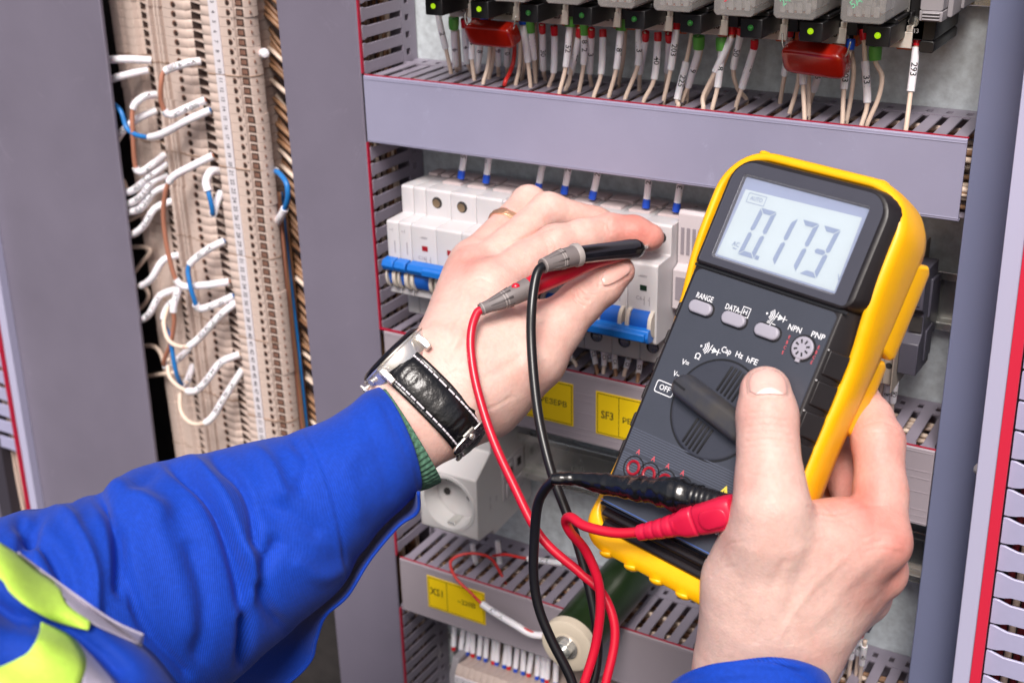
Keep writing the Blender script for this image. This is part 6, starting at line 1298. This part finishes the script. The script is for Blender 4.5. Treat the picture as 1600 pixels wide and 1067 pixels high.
# inner turned hem so the cuff has thickness and a dark inside
c0 = G[0].mean(0); inn = []
for k, (sc, mv) in enumerate([(1, 0), (.985, -1.2), (.955, -1.0), (.94, 2), (.93, 12), (.92, 30), (.9, 46)]):
    dirn = _n(G[12].mean(0)-c0); inn.append(c0+(G[0]-c0)*sc+dirn*mv)
G = np.concatenate([np.array(inn[::-1][:-1]), G]); na, nb = G.shape[:2]; V = G.reshape(-1, 3); Q = grid_quads(na, nb)
N = vnormals(V, Q); i_ = (na//2)*nb+nb//4
if N[i_]@(CAMP-V[i_]) < 0: Q = Q[:, ::-1]
ST = [([(476, 668), (505, 730), (524, 790), (536, 850), (540, 905)], 2.6, -1.1), ([(470, 666), (499, 730), (517, 790), (529, 850), (533, 905)], 3.5, .5),
 ([(150, 770), (170, 800), (185, 850), (188, 920)], 10, -5), ([(165, 752), (205, 775), (250, 800)], 20, 3.5), ([(262, 718), (310, 760), (345, 820), (372, 900), (385, 980), (380, 1040)], 11, -5), ([(300, 712), (345, 770), (372, 830), (398, 900)], 14, 3.2),
 ([(335, 712), (372, 752), (392, 800), (398, 850)], 10, -3.8), ([(400, 700), (425, 730), (440, 770)], 14, 2.2), ([(430, 850), (405, 900), (420, 950), (450, 990)], 13, -3.6), ([(385, 860), (400, 900), (380, 960)], 12, 2.5), ([(470, 880), (500, 900), (540, 890)], 16, 1.8),
 ([(30, 815), (70, 850), (100, 900), (112, 960)], 11, -4.5), ([(90, 790), (125, 830), (150, 890), (150, 950)], 12, 3), ([(190, 830), (200, 900), (230, 980), (290, 1050)], 10, -2.8), ([(230, 800), (270, 880), (300, 980)], 24, 2), ([(560, 640), (590, 700), (610, 770)], 12, -1.0), ([(410, 790), (450, 800), (490, 830)], 16, -1.8),
 ([(60, 800), (40, 860), (60, 920)], 12, -2.5), ([(460, 690), (480, 720), (470, 760)], 10, -1.5), ([(240, 735), (215, 760), (180, 775)], 12, -1.5), ([(300, 860), (320, 940), (310, 1020)], 16, -2.2), ([(560, 700), (540, 740), (560, 800)], 14, 1.2)]
V = sculpt(V, Q, [(a, b_*.88, c*1.35) if abs(c) > 1.3 else (a, b_, c) for a, b_, c in ST])
ii, jj = np.meshgrid(np.arange(na), np.arange(nb), indexing='ij'); UVs = np.c_[(ii*.0028).ravel(), (jj*.36/nb).ravel()]
nz = rng.normal(size=(na//10+3, nb//12+2)); 
def upnoise(nz, na, nb):
    a = np.linspace(0, nz.shape[0]-1.001, na); b_ = np.linspace(0, nz.shape[1]-1.001, nb, endpoint=False); i = a.astype(int); j = b_.astype(int); fa = (a-i)[:, None]; fb = (b_-j)[None]; fa = fa*fa*(3-2*fa); fb = fb*fb*(3-2*fb)
    j1 = (j+1) % (nz.shape[1]-1) if False else j+1
    return nz[i][:, j]*(1-fa)*(1-fb)+nz[i+1][:, j]*fa*(1-fb)+nz[i][:, j1]*(1-fa)*fb+nz[i+1][:, j1]*fa*fb
nz[:, -1] = nz[:, 0]
V = V+vnormals(V, Q)*(upnoise(nz, na, nb).ravel()*.55)[:, None]
sleeve = mesh_obj('sleeve', V, Q, blue_f, person, uv=UVs); sleeve['label'] = 'left sleeve of the blue jacket, wide and creased'
def stitches(parent, px, z_fn, n, ln=1.1, r=.22, name='stitching', m=stitch_m):
    P = np.array(smooth([np.array(cam(*p, z_fn(*p))) for p in px], 10)); L = np.concatenate([[0], np.cumsum(np.linalg.norm(np.diff(P, axis=0), axis=1))]); b = MB()
    for s in np.linspace(0, L[-1]-ln, n):
        a, c = [np.array([np.interp(x, L, P[:, k]) for k in range(3)]) for x in (s, s+ln)]; b.tube([a, c], r, 5)
    return obj(name, b, m, parent, kind='stuff')
# open cuff flap hanging under the sleeve
o_ = [(654, 768), (652, 800), (622, 822), (578, 874), (543, 930), (508, 962), (494, 1000), (486, 1030), (456, 1062), (410, 1090)]
i_ = [(640, 766), (628, 786), (598, 812), (560, 862), (530, 908), (480, 948), (440, 985), (400, 1020), (370, 1050), (330, 1085)]
O = smooth2(o_); I = smooth2(i_); G = []
for k in range(len(O)):
    row = []; f_ = k/(len(O)-1); wv_ = 5*math.sin(f_*9)
    for t in np.linspace(0, 1, 10): p = I[k]*(1-t)+O[k]*t; row.append(cam(p[0], p[1], 668+wv_*t-30*t*(1-f_)*.6-14*t+22*(1-t)))
    G.append(row)
G = np.array(G); b = MB(); b.grid(G); fl = obj('cuff_flap', b, blue_f, person, sm=True, sub=1); md = fl.modifiers.new('thick', 'SOLIDIFY'); md.thickness = .0014; md.offset = 0
b = MB(); b.tube([g[-1] for g in G], .9, 8); obj('hem', b, blue_f, fl, sm=True)
G2 = []
for k in range(len(O)):
    p = O[k]*.5+I[k]*.5; q = I[k]; G2.append([cam(*(q+(q-O[k])*.6), 700), cam(*q, 704), cam(*p, 706)])
b = MB(); b.grid(np.array(G2)); obj('cuff_lining', b, mat('dark_blue_lining', (8, 26, 90), .8), person, sm=True)
# knitted cuff
ks = [((560, 640), (640, 770), 662, 27, (10, -6)), ((585, 618), (668, 762), 660, 27.5, (12, -8)), ((598, 606), (688, 752), 658, 27.5, (10, -8))]
G = sleeve_rings(ks, 12, 216); cc = G.mean(1, keepdims=True)
th = np.linspace(0, 2*math.pi, G.shape[1], endpoint=False); rb = 1+.024*np.sign(np.cos(72*th))*np.abs(np.cos(72*th))**.6*0+.02*np.cos(54*th)
G = cc+(G-cc)*rb[None, :, None]; e = G[-1]; ce = e.mean(0); dr = _n(G[0].mean(0)-ce); G = np.concatenate([G, [ce+(e-ce)*.97-dr*.8], [ce+(e-ce)*.92+dr*2], [ce+(e-ce)*.9+dr*20]]); b = MB(); b.grid(G, closev=True); obj('knitted_cuff', b, knit, person, sm=True)
# right sleeve
rs_ = [((1038, 1080), (1292, 1080), 556, 36, (6, -80)), ((1032, 1110), (1300, 1108), 556, 39, (6, -74)), ((1018, 1180), (1322, 1180), 558, 42, (6, -60)), ((1000, 1300), (1350, 1300), 562, 44, (0, -50))]
G = sleeve_rings(rs_, 22, 128); c0 = G[0].mean(0); dirn = _n(G[40].mean(0)-c0); inn = []
for k, (sc, mv) in enumerate([(1, 0), (.985, -1.3), (.955, -1.0), (.94, 2), (.93, 12), (.91, 30)]): inn.append(c0+(G[0]-c0)*sc+dirn*mv)
G = np.concatenate([np.array(inn[::-1][:-1]), G]); na, nb = G.shape[:2]; V = G.reshape(-1, 3); Q = grid_quads(na, nb); N = vnormals(V, Q); i_ = (na//2)*nb+nb//4
if N[i_]@(CAMP-V[i_]) < 0: Q = Q[:, ::-1]
V = sculpt(V, Q, [([(1050, 1066), (1085, 1042), (1130, 1032), (1190, 1032), (1245, 1048), (1290, 1085)], 2.6, -1.0), ([(1060, 1062), (1090, 1036), (1132, 1026), (1190, 1026), (1248, 1042)], 4, .5)])
nz = rng.normal(size=(na//10+3, nb//12+2)); nz[:, -1] = nz[:, 0]; V = V+vnormals(V, Q)*(upnoise(nz, na, nb).ravel()*.4)[:, None]
ii, jj = np.meshgrid(np.arange(na), np.arange(nb), indexing='ij'); s2 = mesh_obj('sleeve', V, Q, blue_f, person, uv=np.c_[(ii*.0016).ravel(), (jj*.26/nb).ravel()]); s2['label'] = 'right sleeve cuff of the blue jacket with a stitched hem'
# jacket shoulder with hi-vis bands, close to the camera at the lower left
CON = smooth2([(-140, 800), (-40, 832), (20, 862), (75, 900), (130, 942), (190, 985), (235, 1018), (270, 1060), (300, 1110), (330, 1180)])
def shz(p, off=0.):
    d = polydist(np.array([p], float), CON)[0]; d = d if True else 0
    return 440-46*math.sqrt(min(d/170, 1))-12*min(d/400, 1)+off
def patch(name, A, B, m, off, parent, thick=1.4, nn=12, fold=None, subs=0):
    A = smooth2(A); B = smooth2(B); n = 40
    def rs(P):
        L = np.concatenate([[0], np.cumsum(np.linalg.norm(np.diff(P, axis=0), axis=1))]); s = np.linspace(0, L[-1], n); return np.c_[np.interp(s, L, P[:, 0]), np.interp(s, L, P[:, 1])]
    A, B = rs(A), rs(B); G = []
    for k in range(n):
        row = []
        for t in np.linspace(0, 1, nn):
            p = A[k]*(1-t)+B[k]*t; z_ = shz(p, off)+1.6*math.sin(p[0]*.035+p[1]*.02)+1.2*math.sin(p[1]*.05-p[0]*.03)
            if fold:
                for st, w_, a_ in fold: z_ += a_*math.exp(-(polydist(np.array([p]), smooth2(st))[0]/w_)**2)
            row.append(cam(p[0], p[1], z_))
        G.append(row)
    b = MB(); b.grid(np.array(G)); o = obj(name, b, m, parent, sm=True); md = o.modifiers.new('thick', 'SOLIDIFY'); md.thickness = thick*.5*MM; md.offset = 0
    return o
fd = [([(-60, 900), (10, 960), (60, 975), (110, 990), (190, 1060)], 16, 10), ([(0, 870), (40, 940), (60, 990)], 30, -5)]
jb = patch('jacket_shoulder', [(-140, 800), (-40, 832), (20, 862), (75, 900), (130, 942), (190, 985), (235, 1018), (270, 1060), (300, 1110)], [(-260, 960), (-200, 1020), (-140, 1080), (-80, 1130), (-40, 1170), (20, 1220), (60, 1260), (100, 1300), (140, 1340)], blue_f, 0, person, 2, 30, fd)
patch('hi_vis_band', [(-10, 842), (24, 864), (60, 893), (90, 914), (104, 944), (142, 972)], [(-40, 880), (2, 905), (16, 925), (50, 952), (92, 972), (138, 984)], hiv, -2.5, jb, 1.2, 10, fd)
patch('reflective_band', [(28, 862), (62, 888), (120, 930), (175, 968), (224, 991)], [(66, 896), (92, 912), (106, 944), (145, 974), (222, 1008)], refl, -2.3, jb, 1.2, 10, fd)
patch('hi_vis_band', [(64, 972), (92, 984), (117, 1000), (134, 1030), (126, 1066), (100, 1120)], [(60, 1000), (36, 1026), (0, 1042), (-50, 1060), (-80, 1100), (-60, 1160)], hiv, -2.5, jb, 1.2, 14, fd)
patch('reflective_band', [(118, 1000), (136, 1018), (158, 1040), (184, 1070), (200, 1110)], [(116, 1002), (134, 1032), (130, 1056), (124, 1080), (110, 1120)], refl, -2.3, jb, 1.2, 10, fd)
# ------------------------------------------------------------------ wristwatch
wt = thing('wristwatch', 'silver chronograph wristwatch on a glossy black leather strap with white stitching, left wrist', 'wristwatch', Wc)
sA, sB = 28.2, 20.4
leather = mat('black_leather', (14, 13, 15), .27, var=.3, vs=200, bump=.35, bs=420, coat=.2, aniso=(1, 1, 1))
def wp(phi, w_, up=0.):
    ce = Wc; e = lambda a: np.sign(a)*abs(a)**.74
    p = ce-Ws*(sA+up)*e(math.cos(phi))-Wd*(sB+up)*e(math.sin(phi)); return p+wrA*w_
def strap(name, f0, f1, hw, up0, thick, m, n=70, dome=1.1):
    G = []
    for phi in np.linspace(f0, f1, n):
        row = []
        for (u_, dz) in [(-1, 0), (-1, thick*.75), (-.94, thick), (-.8, thick+.1), (-.74, thick-.35), (-.66, thick+.2), (-.35, thick+dome), (0, thick+dome*1.15), (.35, thick+dome), (.66, thick+.2), (.74, thick-.35), (.8, thick+.1), (.94, thick), (1, thick*.75), (1, 0)]:
            row.append(wp(phi, u_*hw, up0+dz+(.22*math.sin(phi*61+2*math.sin(phi*17))*(abs(u_) < .6))))
        G.append(row)
    b = MB(); b.grid(np.array(G), closev=True); b.f.append(list(range(15))); b.f.append(list(range(len(b.v)-15, len(b.v)))); b.m += [0, 0]
    return obj(name, b, m, wt, sm=60)
s1 = strap('strap', .12, math.pi*.93, 10.8, .2, 2.0, leather); s2_ = strap('strap', math.pi*.95, math.pi*1.93, 10.2, .2, 2.0, leather)
b = MB()
for w_ in (-8.0, 8.0):
    for k in range(21):
        ph_ = .2+k*(math.pi*.7/20.5); b.tube([wp(ph_, w_, 2.15), wp(ph_+.045, w_, 2.3), wp(ph_+.085, w_, 2.15)], .48, 6)
obj('stitching', b, mat('white_thread', (226, 218, 226), .6), s1, kind='stuff')
cc_ = Wc-Ws*(sA-4.5)+Wd*1.0+wrA*3.5
CM = M4(cc_, wrA, np.cross(-Ws, wrA), -Ws)
b = MB(CM); b.lathe((0, 0, -1), (0, 0, 1), [(-4, 17), (-3.4, 18.8), (0, 20.2), (6, 20.6), (7.5, 20), (8.2, 19), (8.4, 17.4)], 64); obj('case', b, steel, wt, sm=35)
b = MB(CM); b.lathe((0, 0, 7), (0, 0, 9), [(0, 19.2), (1.2, 19.6), (2.2, 18.6), (2.8, 17), (2.3, 16.4), (.6, 16)], 64, caps=False)
obj('bezel', b, mat('dark_bezel', (70, 66, 70), .2, metal=.9), wt, sm=35)
b = MB(CM); b.lathe((0, 0, 6.2), (0, 0, 7), [(0, 20.5), (.2, 21.0), (.9, 21.0), (1.1, 20.4)], 64, caps=False); obj('case_rim', b, steel, wt, sm=35)
b = MB(CM); b.cyl((0, 0, 7.6), (0, 0, 8.3), 16.5, n=48); obj('dial', b, darkm, wt)
b = MB(CM); b.lathe((0, 0, 9.1), (0, 0, 10), [(0, 16.5), (.6, 16), (.9, 12), (1.1, .2)], 48); obj('crystal', b, glass, wt, sm=True)
for s in (-1, 1):
    for t_s in (-1, 1):
        b = MB(CM); yy0 = s*14.5; b.prism([(yy0, -3), (yy0, 6.6), (s*20, 5.4), (s*22.5, 0), (s*22.5, -4), (s*20.5, -4.5)], t_s*10.9, t_s*14.2, 'x'); obj('lug', b, steel, wt, bev=.5)
ca = math.radians(180)
for (a, r0, r1, l0, l1) in ((180, 2.9, 2.9, 20.4, 23.8), (150, 1.5, 1.8, 19.8, 22.8), (210, 1.5, 1.8, 19.8, 22.8)):
    a = math.radians(a); d = np.array([math.cos(a), math.sin(a), 0]); o3 = np.array([0, 0, 4.2]); b = MB(CM); b.cyl(o3+d*(l0-2), o3+d*(l0+2.4), 1.2, n=12); b.cyl(o3+d*(l0+1.8), o3+d*l1, r0, r1, n=20)
    if r0 > 2:
        for k in range(20):
            aa = k*math.pi/10; u_ = np.array([0, 0, 1.]); v_ = np.cross(d, u_); q = u_*math.cos(aa)*r0+v_*math.sin(aa)*r0; b.cyl(o3+d*(l0+2)+q, o3+d*(l1-.2)+q, .32, n=5)
    obj('crown' if r0 > 2 else 'pusher', b, mat('satin_steel', (214, 210, 206), .38, metal=.75), wt, bev=.2)
# butterfly buckle on the inner side of the wrist
f_b = math.pi*.775
pb_ = wp(f_b, 0, 4.3); tg = _n(wp(f_b+.03, 0, 3)-wp(f_b-.03, 0, 3)); nb_ = _n(np.cross(wrA, tg)); nb_ = nb_ if nb_@(pb_-Wc) > 0 else -nb_
BM = M4(pb_, wrA, tg, nb_)
b = MB(BM); n = 24; pl_ = [(12.6*math.cos(x), 3.1*math.sin(x)) if True else 0 for x in np.linspace(0, 2*math.pi, n, endpoint=False)]
pl_ = [(12.6*np.sign(math.cos(x))*abs(math.cos(x))**.5, 2.9*np.sign(math.sin(x))*abs(math.sin(x))**.8) for x in np.linspace(0, 2*math.pi, 32, endpoint=False)]
b.prism(pl_, -.6, 1.3, 'z'); bk = obj('buckle', b, mat('brushed_steel', (206, 202, 198), .24, metal=1, var=.05, vs=300, rvar=.1), wt, bev=.6, seg=3)
b = MB(BM); b.lathe((0, -.4, 1.2), (0, -.4, 2), [(0, 1.7), (.9, 1.5), (1.3, .4)], 16); b.box(-3.4, 3.4, -3.9, -2.3, -.2, 1.2); obj('push_button', b, steel, bk, sm=40)
strap('keeper_loop', math.pi*.825, math.pi*1.0, 11.6, 1.8, 1.9, leather, 20, .5)
b = MB()
for w_ in (-8.4, 8.4):
    for k in range(4): ph_ = math.pi*.815+k*.1; b.tube([wp(ph_, w_, 3.9), wp(ph_+.06, w_, 3.9)], .36, 6)
obj('stitching', b, MATS['white_thread'], wt, kind='stuff')
# ------------------------------------------------------------------ the rest of the wearer's jacket, out of view, added to block low skylight
def cpt(x, y, z): return CAMP+RC@np.array([x, y, z], float)
G = []
for (c, a, d_) in [((-190, 300, 330), 60, 50), ((-180, 330, 320), 150, 95), ((-170, 380, 300), 215, 120), ((-160, 470, 270), 235, 135), ((-150, 620, 230), 225, 140), ((-140, 800, 180), 220, 140), ((-130, 1000, 120), 225, 145)]:
    ce = cpt(*c); ux = _n(RIGHT-np.array([0, 0, 1.])*RIGHT[2]); uy = np.cross(np.array([0, 0, 1.]), ux)
    G.append([ce+ux*a*math.cos(x)+uy*d_*math.sin(x) for x in np.linspace(0, 2*math.pi, 64, endpoint=False)])
b = MB(); b.grid(np.array(G), closev=True); b.f.append(list(range(64))); b.m.append(0)
obj('jacket_body_unseen', b, blue_f, person, sm=True)
